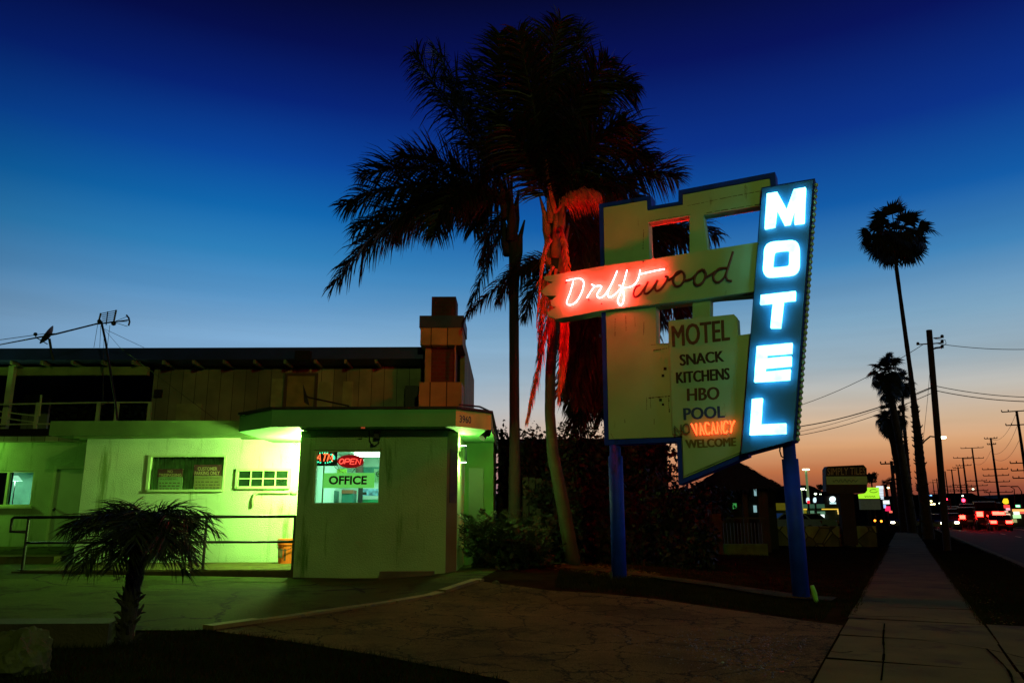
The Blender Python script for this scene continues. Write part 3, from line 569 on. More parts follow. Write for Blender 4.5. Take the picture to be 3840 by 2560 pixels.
# bucket
bc = V((PX(1071, 2090, 16.55), 16.55, zw)); bk = thing('bucket', 'orange plastic bucket standing on the porch against the office wall', 'bucket', bc)
M_or = mat('orange_plastic', (.95, .14, .02), .45, .1, 4)
bh = .46; k = MB(); k.tube([bc, bc + V((0, 0, bh * .8)), bc + V((0, 0, bh * .81)), bc + V((0, 0, bh))], [.145, .168, .178, .18], 20); k.build('body', M_or, bk)
k = MB(); k.tube([bc + V((0, 0, bh + .001)), bc + V((0, 0, bh + .03))], .186, 20); k.build('lid', M_or, bk)
k = MB(); k.tube([bc + V((.186 * math.cos(a), .186 * math.sin(a), bh * .86 - .13 * math.sin((a - 3.1) / 3.2 * math.pi))) for a in [3.1 + .2 * i for i in range(17)]], .006, 5); k.build('handle', M_black, bk)
def onbucket(px0, px1, z0, z1, name, m_, n=6):
    k = MB(); a0, a1 = px0, px1
    for i in range(n):
        p = [a0 + (a1 - a0) * (i + j) / n for j in (0, 1)]
        k.poly([bc + V(((.148 + .026 * z / bh) * math.cos(a), (.148 + .026 * z / bh) * math.sin(a), z)) for a, z in ((p[0], z0), (p[1], z0), (p[1], z1), (p[0], z1))])
    return k.build(name, m_, bk)
onbucket(3.5, 4.55, .12, .30, 'label', mat('label_grey', (.30, .26, .22), .6)); onbucket(3.7, 4.3, .15, .27, 'emblem', mat('label_pale', (.75, .45, .35), .6))
onbucket(4.75, 5.0, .06, .29, 'label', mat('label_dark', (.12, .05, .03), .6))
# parking block by the office
k = MB(); a, b = G(1425, 2174), G(1628, 2176)
q0, q1 = PX(1426, 2172, yo - .12), PX(1628, 2172, yo - .12); zg = g(q0, yo - .2); zt_ = PZ(1500, 2143, yo - .25)
k.prism([[V((q0, yo - .27, zg - .02)), V((q0, yo - .24, zt_)), V((q0, yo - .06, zt_)), V((q0, yo - .03, zg - .02))]], (q1 - q0, 0, 0))
tag(k.build('parking_block', mat('block_conc', (.10, .075, .045), .9, .3, 4, .5, 50)), 'low concrete parking block on the ground against the office wall', 'parking block')

# ------------------------------------------------------------------ lamps and lit signs of the motel
GREEN = (.56, 1.0, .24)
def lamp(name, kind, loc, power, col, size=.1, parent=None, rot=None, spot=None):
    d = bpy.data.lights.new(name, kind); d.energy = power; d.color = col
    if kind == 'AREA': d.shape = 'DISK' if isinstance(size, float) else 'RECTANGLE'; d.size = size if isinstance(size, float) else size[0]; d.size_y = d.size if isinstance(size, float) else size[1]
    else: d.shadow_soft_size = size
    if spot: d.spot_size = spot; d.spot_blend = .5
    o = bpy.data.objects.new(name, d); COL.objects.link(o); o.location = V(loc)
    if rot: o.rotation_euler = rot
    if parent: o.parent = parent; o.location = V(loc) - worldloc(parent)
    return o
E_tube = emis('tube_glow', (.75, 1, .80), 9)
pl = V((xl - .13, 15.9, zf0 - .36))
t = thing('porch_light', 'bare fluorescent porch light on the office side wall under the canopy', 'light fixture', pl)
k = MB(); k.box((xl - .08, 15.6, pl.z - .06), (xl - .002, 16.2, pl.z + .06)); k.build('housing', M_trim, t)
k = MB(); k.box((xl - .13, 15.63, pl.z - .04), (xl - .081, 16.17, pl.z + .04)); k.build('diffuser', E_tube, t)
lamp('porch_bulb', 'POINT', pl + V((-.12, 0, 0)), 720, GREEN, .08, t)
sx = PX(1723, 1700, ye + .45); sy = ye + .45
t = thing('wall_sconce', 'slim cylinder sconce shining up and down beside the office entrance', 'light fixture', (xe + .075, sy, PZ(1723, 1735, sy)))
z0, z1 = PZ(1723, 1732, sy), PZ(1723, 1673, sy)
k = MB(); k.tube([V((xe + .085, sy, z0)), V((xe + .085, sy, z1))], .06, 14); k.box((xe, sy - .03, z0 + .1), (xe + .03, sy + .03, z1 - .1)); k.build('body', mat('sconce_metal', (.20, .30, .18), .4), t)
for z, a in ((z1 + .001, 1), (z0 - .001, -1)): k = MB(); k.tube([V((xe + .085, sy, z)), V((xe + .085, sy, z + a * .012))], .055, 14); k.build('lens', E_tube, t)
lamp('sconce_up', 'POINT', (xe + .085, sy, z1 + .07), 30, GREEN, .03, t); lamp('sconce_down', 'POINT', (xe + .085, sy, z0 - .07), 70, GREEN, .03, t)
t = thing('ceiling_light', 'fluorescent ceiling light inside the bright office', 'light fixture', (-2.6, yo + 1.9, zs - .33))
k = MB(); k.box((-3.3, yo + 1.75, zs - .33), (-1.9, yo + 2.05, zs - .262)); k.build('diffuser', E_tube, t)
lamp('office_light', 'AREA', (-2.6, yo + 1.2, zs - .36), 34, (.52, 1, .72), (1.4, .8), t)
lp = P(58, 1800, yl + 1.1)
t = thing('table_lamp', 'lit lamp with a pale cone shade behind the guest room window', 'lamp', (lp.x, lp.y, lp.z - .6))
k = MB(); k.tube([lp - V((0, 0, .02)), lp + V((0, 0, .12))], [.16, .05], 14, False); k.build('shade', mat('shade_grey', (.2, .3, .24), .7, emit=(.5, 1, .7), estr=.8), t); k = MB(); k.tube([lp - V((0, 0, .6)), lp], .015, 6); k.build('stand', M_black, t)  # shade's faint emission stands in for bulb light through it
lamp('room_bulb', 'POINT', lp - V((0, .1, .06)), 45, (.6, 1, .75), .05, t)
fl = P(1828, 1622, yc + ch + .05)
t = thing('security_light', 'black twin head floodlight hanging unlit at the end of the canopy', 'light fixture', (fl.x, fl.y, fl.z - .15))
k = MB(); k.tube([fl + V((-.02, 0, .12)), fl + V((-.02, 0, .0))], .03, 8); k.build('bracket', M_black, t)
for p, q, in (((-.1, -.02, -.10), (-.02, .08, .01)), ((.0, -.06, -.02), (.04, .06, .05))): k = MB(); k.tube([fl + V(q), fl + V(p)], [.035, .065], 10); k.build('lamp_head', M_black, t)
yk2 = yo - .04
t = thing('security_camera', 'small black security camera box with dangling cable under the fascia', 'camera', P(1400, 1650, yk2))
k = MB(); a = P(1415, 1645, yk2); k.box((a.x - .045, yk2 - .12, a.z), (a.x + .045, yo - .002, a.z + .13)); k.build('body', M_black, t)
k = MB(); k.tube([P(1384, 1614, yk2), P(1386, 1650, yk2), P(1394, 1670, yk2), P(1404, 1672, yk2), P(1420, 1660, yk2), P(1422, 1646, yk2)], .011, 6); k.ball(P(1395, 1669, yk2), .035); k.build('cable', M_black, t)
k = MB(); c_ = P(1360, 1603, yc - .02); k.box((c_.x - .03, yc - .03, c_.z - .012), (c_.x + .04, yc - .004, c_.z + .01)); t = tag(k.build('signal_lamp', mat('lamp_red', (.2, .03, .01), .4, emit=(1, .15, .05), estr=.3)), 'tiny red lamp at the lower edge of the office fascia', 'light fixture')
# window signs
ys = yo + .10; W = lambda px, py: P(px, py, ys)
E_red = emis('led_red', (1, .12, .035), 2.6); E_pink = emis('led_pink', (1, .07, .05), 2.2); E_grn = emis('led_green', (.05, 1, .45), 2.6)
t = thing('atm_sign', 'black panel with glowing red letters ATM ringed by green lights', 'neon sign', W(1220, 1740))
a, b = W(1176, 1746), W(1266, 1688); k = MB(); k.box((a.x, ys, a.z), (b.x, ys + .03, b.z)); k.build('panel', M_black, t)
f = lambda u, v: W(u, v) - V((0, .012, 0))
k = MB(); strokes_on(k, 'ATM', [(1193, 1702), (1250, 1702), (1246, 1729), (1183, 1727)], f, .012, .2); k.build('letters', E_red, t)
k = MB()
for i in range(26):
    if i % 5 == 4: continue
    th = 2 * math.pi * i / 26; c = (1215 + 42 * math.cos(th), 1716 - 21 * math.sin(th)); c2 = (1215 + 35 * math.cos(th + .06), 1716 - 17 * math.sin(th + .06)); k.tube([f(*c), f(*c2)], .009, 5)
k.build('ring_lights', E_grn, t)
t = thing('open_sign', 'red oval panel with glowing pink letters OPEN', 'neon sign', W(1314, 1754))
k = MB(); k.prism([[W(1314 + 50 * math.cos(i * .2618), 1729 + 25 * math.sin(i * .2618)) for i in range(24)]], (0, .03, 0)); k.build('panel', mat('open_red', (.25, .005, .01), .4, emit=(.6, 0, .01), estr=.35), t)  # panel's faint emission stands in for the glow of its letters
k = MB(); strokes_on(k, 'OPEN', [(1276, 1720), (1354, 1720), (1350, 1740), (1271, 1738)], f, .011, .3); k.build('letters', E_pink, t)
t = thing('office_sign', 'lime panel with dark letters OFFICE hanging in the bright window', 'sign', W(1308, 1829))
a, b = W(1211, 1829), W(1405, 1772); k = MB(); k.box((a.x, ys + .002, a.z), (b.x, ys + .014, b.z)); k.build('panel', mat('office_lime', (.10, .42, .06), .6, .2, 3, emit=(.14, .55, .09), estr=1.0), t)  # panel emission stands in for room light shining through
k = MB(); text_on(k, 'OFFICE', [(1234, 1783), (1377, 1783), (1375, 1816), (1233, 1816)], f, .035); k.build('letters', mat('maroon', (.05, .004, .004), .6), t)
k = MB()
for pts in (((1240, 1686), (1243, 1700), (1262, 1735), (1275, 1772)), ((1310, 1686), (1306, 1704)), ((1336, 1686), (1345, 1706)), ((1330, 1754), (1318, 1772), (1334, 1752)), ((1252, 1746), (1258, 1754), (1290, 1773))): k.tube([W(*p) + V((0, .02, 0)) for p in pts], .004, 4)
tag(k.build('cable', M_black), 'thin black cables dangling behind the lit window signs', 'cable')
ysn = yw - .035; W2 = lambda px, py: P(px, py, ysn)
def boardsign(name, label, q, split, lines, small, mtop, mlow):
    t = thing(name, label, 'sign', W2((q[0] + q[2]) / 2, q[3]))
    a, b = W2(q[0], split), W2(q[2], q[1]); k = MB(); k.box((a.x, ysn, a.z), (b.x, ysn + .012, b.z)); k.build('header', mtop, t)
    a, b = W2(q[0], q[3]), W2(q[2], split); k = MB(); k.box((a.x, ysn, a.z), (b.x, ysn + .012, b.z - .001)); k.build('panel', mlow, t)
    ft = lambda u, v: W2(u, v) - V((0, .004, 0))
    k = MB()
    for s_, qq in lines: text_on(k, s_, qq, ft, .02)
    k.build('heading', mat('sign_pale', (.30, .26, .12), .7), t)
    k = MB(); text_on(k, small[0], small[1], ft, .01)
    rr_ = random.Random(q[0])
    for i in range(3):
        y = small[1][3][1] + 9 + i * 11; x = q[0] + 8
        while x < q[2] - 14: w_ = rr_.uniform(6, 16); k.poly([ft(x, y), ft(min(x + w_, q[2] - 6), y), ft(min(x + w_, q[2] - 6), y + 4), ft(x, y + 4)]); x += w_ + 4
    k.build('lettering', mat('sign_brown', (.06, .05, .02), .7), t)
M_hd = mat('sign_maroon', (.045, .012, .015), .6); M_lo = mat('sign_faded', (.14, .26, .10), .7, .2, 5)
boardsign('warning_sign', 'faded board reading NO TRESPASSING in the curtained window', (590, 1757, 686, 1842), 1788, [('NO', [(629, 1761), (648, 1761), (648, 1772), (629, 1772)]), ('TRESPASSING', [(596, 1775), (681, 1775), (681, 1786), (596, 1786)])], ('VIOLATORS WILL', [(599, 1792), (668, 1792), (668, 1799), (599, 1799)]), M_hd, M_lo)
boardsign('parking_sign', 'faded board reading CUSTOMER PARKING ONLY in the curtained window', (725, 1741, 832, 1832), 1783, [('CUSTOMER', [(742, 1750), (815, 1750), (815, 1763), (742, 1763)]), ('PARKING ONLY', [(730, 1766), (824, 1766), (824, 1780), (730, 1780)])], ('VIOLATORS WILL BE TOWED', [(732, 1789), (822, 1789), (822, 1795), (732, 1795)]), M_hd, mat('sign_faded_brown', (.16, .17, .06), .7, .2, 5))
# poster on the chamfered wall beside the entrance
k = MB(); cn = V((1, -.71, 0)).normalized()
pc = lambda u, v: V((xr + (xe - xr) * u, yo + (ye - yo) * u, 0)) + V((.014, -.010, v))
z0, z1 = PZ(1690, 1885, yo + .2), PZ(1690, 1690, yo + .2)
k.prism([[pc(.25, z0), pc(.9, z0), pc(.9, z1), pc(.25, z1 + .03)]], (-.008, .006, 0)); tag(k.build('notice_board', mat('board_brown', (.06, .03, .015), .7, .5, 9)), 'dark notice board on the angled wall beside the office entrance', 'notice board')

# rooftop antenna, dish
yt = 17.6
ant = thing('tv_antenna', 'tall leaning television antenna on a thin mast with guy wires', 'antenna', P(437, 1512, yt))
T_ = lambda px, py, dy=0: P(px, py, yt + dy)
k = MB(); k.tube([T_(440, 1575), T_(432, 1500), T_(415, 1400), T_(396, 1280), T_(380, 1205)], .026, 7); k.build('mast', M_black, ant)
k = MB(); k.tube([T_(370, 1212), T_(210, 1252), T_(0, 1292), T_(-80, 1306)], [.018, .02, .012, .01], 6); k.tube([T_(-80, 1285), T_(160, 1252), T_(215, 1250)], .008, 5); k.tube([T_(365, 1215), T_(480, 1200)], .015, 6); k.build('boom', M_black, ant)
k = MB(); yy = .35
for i in range(6): a = T_(378 + i * 5, 1178 + i * 7 - 2); k.tube([T_(378 + i * 1.5, 1176 + i * 7), T_(436 - i * 1.6, 1164 + i * 8)], .009, 5)
k.tube([T_(378, 1174), T_(368, 1215)], .02, 6); k.tube([T_(436, 1162), T_(426, 1210)], .02, 6); k.tube([T_(404, 1168), T_(398, 1218)], .014, 6)
for y in (1196, 1205, 1214): k.tube([T_(426, 1207), T_(478, y + (y - 1205) * 1.1)], .006, 4)
k.tube([T_(474, 1181), T_(483, 1192), T_(486, 1207), T_(482, 1221)], .02, 6); k.ball(T_(426, 1212), .06); k.ball(T_(373, 1205), .055)
k.build('elements', M_black, ant)
k = MB()
for a, b in (((392, 1233), (540, 1303)), ((392, 1236), (450, 1303)), ((366, 1218), (352, 1303)), ((378, 1220), (374, 1303)), ((390, 1240), (386, 1520)), ((412, 1220), (402, 1303)), ((450, 1303), (810, 1573))): k.tube([T_(*a), T_(*b, 1.2 if b[1] == 1303 else 0)], .005, 4)
k.build('guy_wire', M_black, ant)
dish = thing('satellite_dish', 'small dark satellite dish on a short arm above the roof edge', 'satellite dish', P(190, 1340, 18.9))
dc = P(188, 1262, 18.9); ax = V((-.80, -.35, .45)).normalized(); u_ = ax.cross(V((0, 0, 1))).normalized(); w_ = ax.cross(u_)
k = MB(); nr, ns = 5, 20; rad = .27
for i in range(nr + 1):
    r_ = rad * i / nr
    for j in range(ns): a = 2 * math.pi * j / ns; k.v.append(dc + (u_ * math.cos(a) * .8 + w_ * math.sin(a)) * r_ + ax * (.35 * r_ * r_ / rad))
for i in range(nr):
    for j in range(ns): k.f.append((i * ns + j, i * ns + (j + 1) % ns, (i + 1) * ns + (j + 1) % ns, (i + 1) * ns + j))
k.build('reflector', M_black, dish, fix=False)
k = MB(); k.tube([P(200, 1350, 18.9), P(190, 1300, 18.9), P(185, 1270, 18.9)], .03, 6); k.build('bracket', M_black, dish)
k = MB(); k.tube([P(178, 1290, 18.9), P(135, 1265, 18.9), P(132, 1250, 18.9)], .013, 6); k.ball(P(133, 1253, 18.9), .05); k.build('feed_arm', M_black, dish)
k = MB(); tpr = [P(923, 1560, 16), P(1141, 1480, 17.2), P(1160, 1490, 17.2), P(1310, 1522, 17.2)]; k.tube(tpr[1:], .02, 6); k.prism([[P(1136, 1438, 17.2), P(1150, 1480, 17.2), P(1160, 1520, 17.2), P(1140, 1508, 17.2)]], (0, .02, 0)); tag(k.build('roof_pipe', M_black), 'dark bent pipe and torn flashing lying on the canopy roof', 'pipe')

# ------------------------------------------------------------------ the roadside motel sign, square to the street
sp0 = G(2998, 2240); NN = V((-SD.x, -SD.y, 0)); UU = V((SN.x, SN.y, 0))
SPO = V((sp0.x, sp0.y, 0)) + NN * .10
def S(px, py, off=0):
    d = ray(px, py); t_ = ((SPO + NN * off - CAM).dot(NN)) / d.dot(NN); return CAM + d * t_
def plate(name, loops, off, th, m_, parent, smooth=False):
    k = MB(); k.prism([[S(*p, off) for p in lp] for lp in loops], -NN * th); return k.build(name, m_, parent)
sign = thing('motel_sign', 'tall pale and blue roadside motel sign with red neon script and white glowing letters', 'sign', (sp0.x, sp0.y, 0))
M_board = mat('board_paint', (.31, .50, .30), .75, .14, 1.2, .12, 60, stain=((.10, .055, .02), .63, (6, 6, 1.0)))
M_board2 = mat('board_paint_front', (.33, .52, .32), .75, .12, 1.2, .12, 60, stain=((.11, .06, .02), .66, (5, 5, 1.4)))
M_blue = mat('blue_paint', (.006, .035, .62), .6, .25, 3, .1, 60, stain=((.01, .02, .16), .6, (4, 4, 2)), spec=.2)
M_bpan = mat('blue_panel', (.015, .12, .32), .5, .15, 2)
outl = [(2263, 779), (2424, 752), (2427, 790), (2561, 768), (2561, 731), (2886, 670), (2890, 720), (2868, 760), (2800, 1692), (2563, 1792), (2556, 1636), (2283, 1646)]
O1 = [(2431, 834), (2586, 809), (2586, 952), (2436, 972)]; O2 = [(2637, 806), (2858, 769), (2849, 908), (2653, 937)]
O3 = [(2459, 1150), (2597, 1134), (2597, 1200), (2507, 1209), (2507, 1286), (2462, 1288)]; O4 = [(2663, 1120), (2830, 1107), (2821, 1250), (2768, 1257), (2764, 1192), (2749, 1179), (2663, 1188)]
plate('main_board', [outl, O1, O2, O3, O4], 0, .24, M_board, sign)
tro = [(2246, 765), (2440, 733), (2443, 773), (2544, 756), (2544, 714), (2906, 645), (2912, 720), (2874, 764), (2806, 1710), (2545, 1818), (2538, 1656), (2266, 1668)]
tri = [(x + (1 if x < 2500 else -1) * 0, y) for x, y in outl]
plate('blue_trim', [tro, [(2261, 777), (2426, 749), (2429, 787), (2559, 765), (2559, 728), (2888, 667), (2892, 720), (2870, 761), (2802, 1695), (2561, 1795), (2554, 1639), (2281, 1649)]], -.015, .3, M_blue, sign)
db = [(2038, 1037), (2262, 997), (2431, 973), (2848, 907), (2832, 1092), (2594, 1125), (2272, 1160), (2150, 1185), (2084, 1195), (2058, 1187), (2050, 1172), (2085, 1152), (2067, 1146), (2066, 1128), (2086, 1109), (2042, 1108), (2029, 1092), (2050, 1072), (2074, 1057), (2044, 1051)]
plate('driftwood_board', [db], .12, .34, M_board2, sign)
lp_ = [(2507, 1203), (2752, 1178), (2765, 1191), (2768, 1258), (2820, 1251), (2784, 1690), (2566, 1783), (2559, 1634), (2522, 1625)]
plate('list_board', [lp_], .04, .03, M_board2, sign)
k = MB(); k.prism([[S(x, y, .18) for x, y in ((2859, 707), (3048, 675), (2974, 1650), (2780, 1702))]], -NN * .5); k.build('letter_panel', M_bpan, sign)
k = MB(); k.prism([[S(x, y, .10) for x, y in ((2856, 703), (3056, 669), (2984, 1652), (2779, 1708))]], -NN * .38); k.build('panel_edge', M_blue, sign)
for (px, py, r) in ((2494, 1382, 5.5), (2486, 1408, 5), (2477, 1499, 5), (2486, 1516, 4)):
    k = MB(); k.prism([[S(px - r, py - r, .003), S(px + r, py - r, .003), S(px + r, py + r, .003), S(px - r, py + r, .003)]], -NN * .02); k.build('hole', M_dark, sign)
k = MB(); rs = random.Random(3)
for a, b, w in (((2431, 1490), (2512, 1483), 5), ((2424, 1488), (2424, 1535), 2.5), ((2448, 1312), (2502, 1304), 4), ((2414, 1205), (2412, 1255), 3), ((2306, 1190), (2305, 1260), 2.5), ((2506, 1490), (2508, 1545), 4), ((2342, 1570), (2342, 1585), 3), ((2452, 1570), (2452, 1590), 3), ((2413, 858), (2410, 935), 3), ((2437, 1480), (2440, 1530), 2), ((2431, 829), (2590, 803), 3), ((2640, 799), (2852, 764), 3.5), ((2663, 1116), (2826, 1102), 3), ((2345, 1180), (2347, 1240), 2.5), ((2380, 1188), (2381, 1225), 2), ((2700, 745), (2850, 716), 2.2), ((2575, 772), (2690, 748), 1.8), ((2440, 1292), (2505, 1288), 2.5), ((2290, 1625), (2300, 1644), 2), ((2600, 1770), (2680, 1738), 2)):
    for i in range(7):
        f0, f1 = i / 7 + rs.uniform(0, .05), (i + 1) / 7; j = rs.uniform(.4, 1) * w; dx, dy = (0, 1) if abs(b[0] - a[0]) > abs(b[1] - a[1]) else (1, 0)
        p = (a[0] + (b[0] - a[0]) * f0, a[1] + (b[1] - a[1]) * f0); q = (a[0] + (b[0] - a[0]) * f1, a[1] + (b[1] - a[1]) * f1)
        k.poly([S(p[0], p[1], .004), S(q[0], q[1], .004), S(q[0] + dx * j, q[1] + dy * j, .004), S(p[0] + dx * j, p[1] + dy * j, .004)])
k.build('rust_marks', mat('rust', (.05, .025, .012), .9), sign)
for a, b, z_ in ((2306, 1662, 'l'), (2958, 1668, 'r')):
    c = S(a, b, -.12); gz = g(c.x, c.y) - .05; r_ = .125
    k = MB(); k.tube([V((c.x, c.y, gz)), V((c.x, c.y, c.z - .22)), V((c.x, c.y, c.z - .215)), V((c.x, c.y, c.z + .12))], [r_, r_, r_ * .78, r_ * .78], 24); k.build('post', M_blue, sign, True)
k = MB(); k.tube([S(2926, 1672, .0), S(2924, 1690, .0), S(2930, 1710, .02), S(2940, 1716, .02)], .012, 6); k.build('cable', M_black, sign)
E_let = emis('letter_light', (1.3, 6.2, 6.6), 1.0)
n_, l_ = nodes(E_let); tt = n_.new('ShaderNodeTexCoord'); nn_ = n_.new('ShaderNodeTexNoise'); nn_.inputs['Scale'].default_value = 5; nn_.inputs['Detail'].default_value = 4; l_.new(tt.outputs['Object'], nn_.inputs[0])
mp_ = n_.new('ShaderNodeMapRange'); mp_.inputs[1].default_value = .3; mp_.inputs[2].default_value = .62; mp_.inputs[3].default_value = .6; mp_.inputs[4].default_value = 1.15; l_.new(nn_.outputs[0], mp_.inputs[0]); l_.new(mp_.outputs[0], [x for x in n_ if x.type == 'EMISSION'][0].inputs[1])
z5 = lambda x, y: (1900 + x * .5102, 600 + y * .5102); z6 = lambda x, y: (1900 + x * .5102, 1200 + y * .5102)
def rr(pts, r=14, n=4):                          # rounded corners
    out = []; m_ = len(pts)
    for i in range(m_):
        p, a, b = V(pts[i]), V(pts[i - 1]), V(pts[(i + 1) % m_]); da, db_ = (a - p), (b - p); ra = min(r, da.length * .45); rb = min(r, db_.length * .45)
        s_, e_ = p + da.normalized() * ra, p + db_.normalized() * rb
        for j in range(n + 1): t_ = j / n; q = s_ * (1 - t_) ** 2 + p * 2 * t_ * (1 - t_) + e_ * t_ * t_; out.append((q.x, q.y))
    return out
letters = [[[(1912, 247), (1988, 234), (2058, 362), (2110, 215), (2197, 200), (2186, 456), (2114, 466), (2118, 345), (2082, 466), (2040, 474), (1984, 365), (1970, 486), (1895, 500)]],
           [rr([(1895, 605), (2150, 584), (2150, 835), (1880, 862)], 70, 6), rr([(1965, 668), (2077, 657), (2076, 780), (1953, 792)], 22, 4)],
           [[(1868, 992), (2122, 962), (2120, 1027), (2034, 1037), (2012, 1230), (1938, 1230), (1956, 1047), (1862, 1058)]]]
lz6 = [[[(1838, 192), (2098, 167), (2095, 240), (1912, 256), (1908, 279), (2092, 264), (2090, 334), (1900, 351), (1897, 379), (2085, 361), (2080, 436), (1818, 453)]],
       [[(1803, 580), (1878, 572), (1865, 766), (2052, 758), (2052, 832), (1785, 842)]]]
for lp in letters: plate('letter', [[z5(*p) for p in l_] for l_ in lp], .27, .085, E_let, sign)
for lp in lz6: plate('letter', [[z6(*p) for p in l_] for l_ in lp], .27, .085, E_let, sign)
bm_ = mat('bulb_glass', (.35, .45, .32), .3, .2, 20); first = None
for i in range(44):
    t_ = i / 43; c = S(3061 + (2992 - 3061) * t_, 694 + (1647 - 694) * t_, .12)
    if first is None: k = MB(); k.ball(c, .035, 8); first = k.build('edge_bulb', bm_, sign, True); f0 = c
    else: o = first.copy(); COL.objects.link(o); o.parent = sign; o.location = c - f0
k = MB(); k.bar(S(3053, 692, .03), S(2985, 1648, .03), .05, .12, NN); k.build('bulb_strip', mat('strip_metal', (.12, .15, .13), .5), sign)
z7 = lambda x, y: (2000 + x * .3614, 900 + y * .3614)
N1 = .185                                      # neon tubes stand off the board
script_lit = [[(415, 428), (383, 540), (347, 640), (358, 668), (395, 670), (450, 635), (500, 548), (523, 460), (512, 415), (475, 399), (420, 405), (342, 421)],
              [(603, 460), (636, 478), (628, 492), (590, 545), (556, 600)], [(636, 480), (692, 474), (705, 492), (662, 560), (668, 590), (695, 598), (745, 565), (815, 450), (870, 320)],
              [(830, 415), (775, 540), (775, 580), (800, 592), (850, 560), (915, 495)], [(972, 312), (935, 450), (900, 560), (876, 622), (886, 660), (908, 675), (933, 640), (938, 560), (922, 495), (890, 465)],
              [(915, 492), (975, 492), (1030, 475), (1075, 430), (1100, 360), (1108, 308)], [(1108, 354), (1230, 326), (1360, 300)]]
E_neon = emis('neon_red', (1.0, .018, .022), 340)
k = MB()
for st_ in script_lit: k.tube([S(*z7(*p), N1) for p in smoothline(st_, 6)], .0078, 8)
k.build('neon_script', E_neon, sign, True)
k = MB(); mid = S(2312, 1080, 0)                 # the sign is double faced: the same script, mirrored, burns on the back
def mirror(p): q = p - mid; u_ = q.dot(UU); return mid - UU * u_ + V((0, 0, q.z - .0)) - NN * .30 + V((0, 0, 0))
for st_ in script_lit: k.tube([mirror(S(*z7(*p), 0)) for p in smoothline(st_, 5)], .006, 6)
k.build('neon_script', emis('neon_red_back', (1.0, .008, .008), 560), sign, True)
script_off = [[(1110, 465), (1062, 490), (1040, 560), (1060, 590), (1105, 565), (1160, 490), (1192, 430), (1160, 500), (1155, 545), (1185, 552), (1240, 500), (1290, 412), (1265, 485), (1280, 525), (1330, 500), (1375, 430), (1392, 385), (1365, 375)],
              [(1400, 420), (1455, 380), (1540, 320), (1480, 345), (1452, 420), (1475, 475), (1530, 465), (1572, 390), (1550, 330), (1500, 330)], [(1575, 420), (1640, 400), (1690, 355)],
              [(1760, 302), (1700, 340), (1670, 420), (1695, 468), (1755, 440), (1790, 360), (1765, 305)], [(1775, 395), (1830, 365), (1890, 325)], [(2020, 290), (1925, 300), (1870, 370), (1888, 430), (1935, 430), (1990, 370), (2040, 230), (2072, 120), (2055, 180), (2005, 340), (2010, 410), (2060, 425)]]
k = MB()
for st_ in script_off: k.tube([S(*z7(*p), .16) for p in smoothline(st_, 5)], .021, 8)
k.build('dead_neon_script', mat('dead_tube', (.12, .014, .012), .5, .4, 9), sign, True)  # dead tubes tinted red in place of neon light falling on them
k = MB()
for a in ((340, 440), (575, 618), (708, 660), (980, 315), (1350, 300), (1140, 225)): k.tube([S(*z7(*a), .12), S(*z7(*a), .17)], .016, 6)
k.build('tube_support', mat('support', (.06, .01, .008), .5), sign)
z8 = lambda x, y: (2450 + x * .4464, 1150 + y * .4464); Q8 = lambda *p: [z8(*q) for q in p]
E_vac = emis('neon_orange', (1.0, .055, .012), 6)
k = MB(); q = Q8((318, 982), (680, 955), (665, 1056), (345, 1078)); f8 = lambda u, v: S(u, v, .095); strokes_on(k, 'VACANCY', q, f8, .0095, .42)
q2 = [(x + 2.6, y + .5) for x, y in q]; strokes_on(k, 'VACANCY', q2, f8, .0085, .42); k.build('vacancy_neon', E_vac, sign)
k = MB(); strokes_on(k, 'NO', Q8((178, 1000), (300, 975), (310, 1060), (190, 1075)), f8, .014, .25); k.build('dead_neon_no', mat('dead_tube2', (.12, .19, .07), .6), sign)
M_tm = mat('letter_brown', (.075, .030, .018), .7, .35, 12); M_tk = mat('letter_black', (.022, .008, .008), .7, .3, 12); M_tb = mat('letter_navy', (.012, .045, .22), .7, .3, 12)
M_tw = mat('letter_olive', (.10, .11, .03), .7, .35, 12)
ft = lambda u, v: S(u, v, .044)
for s_, q, m_, b_ in (('MOTEL', ((155, 160), (635, 103), (640, 280), (165, 338)), M_tm, .022), ('SNACK', ((222, 402), (585, 368), (592, 458), (228, 494)), M_tk, .03), ('KITCHENS', ((193, 550), (635, 512), (638, 608), (198, 642)), M_tk, .028),
                      ('HBO', ((286, 686), (550, 670), (552, 776), (288, 790)), M_tm, .03), ('POOL', ((254, 850), (594, 830), (598, 928), (260, 950)), M_tb, .03), ('WELCOME', ((270, 1116), (690, 1096), (692, 1166), (280, 1187)), M_tw, .028)):
    k = MB()
    for i in (-2, -1, 0, 1, 2): text_on(k, s_, Q8(*[(x + i * 2.7, y + (i % 2) * 2.5) for x, y in q]), lambda u, v: S(u, v, .0435 + .0010 * (i + 2)), 0)
    k.build('lettering', m_, sign)

# ------------------------------------------------------------------ street lamp behind the camera that lights the whole scene
lq = ST(-9, 2.7)
t = thing('street_lamp', 'tall street lamp on the grass verge behind the photographer', 'street lamp', (lq.x, lq.y, -.2))
k = MB(); k.tube([V((lq.x, lq.y, -.2)), V((lq.x, lq.y, 7.8)), V((lq.x + .5, lq.y - .25, 8.3)), V((lq.x + 1.8, lq.y - .9, 8.5))], [.1, .07, .05, .04], 10); k.build('pole', M_black, t)
h_ = V((lq.x + 2.1, lq.y - 1.05, 8.45)); k = MB(); k.box(tuple(h_ - V((.35, .15, -.02))), tuple(h_ + V((.35, .15, .12)))); k.build('lamp_head', M_black, t)
k = MB(); k.box(tuple(h_ - V((.3, .12, .05))), tuple(h_ + V((.3, .12, .019)))); k.build('lens', emis('sodium_lens', (1, .75, .25), 8), t)
STREET = (.76, 1.0, .19)
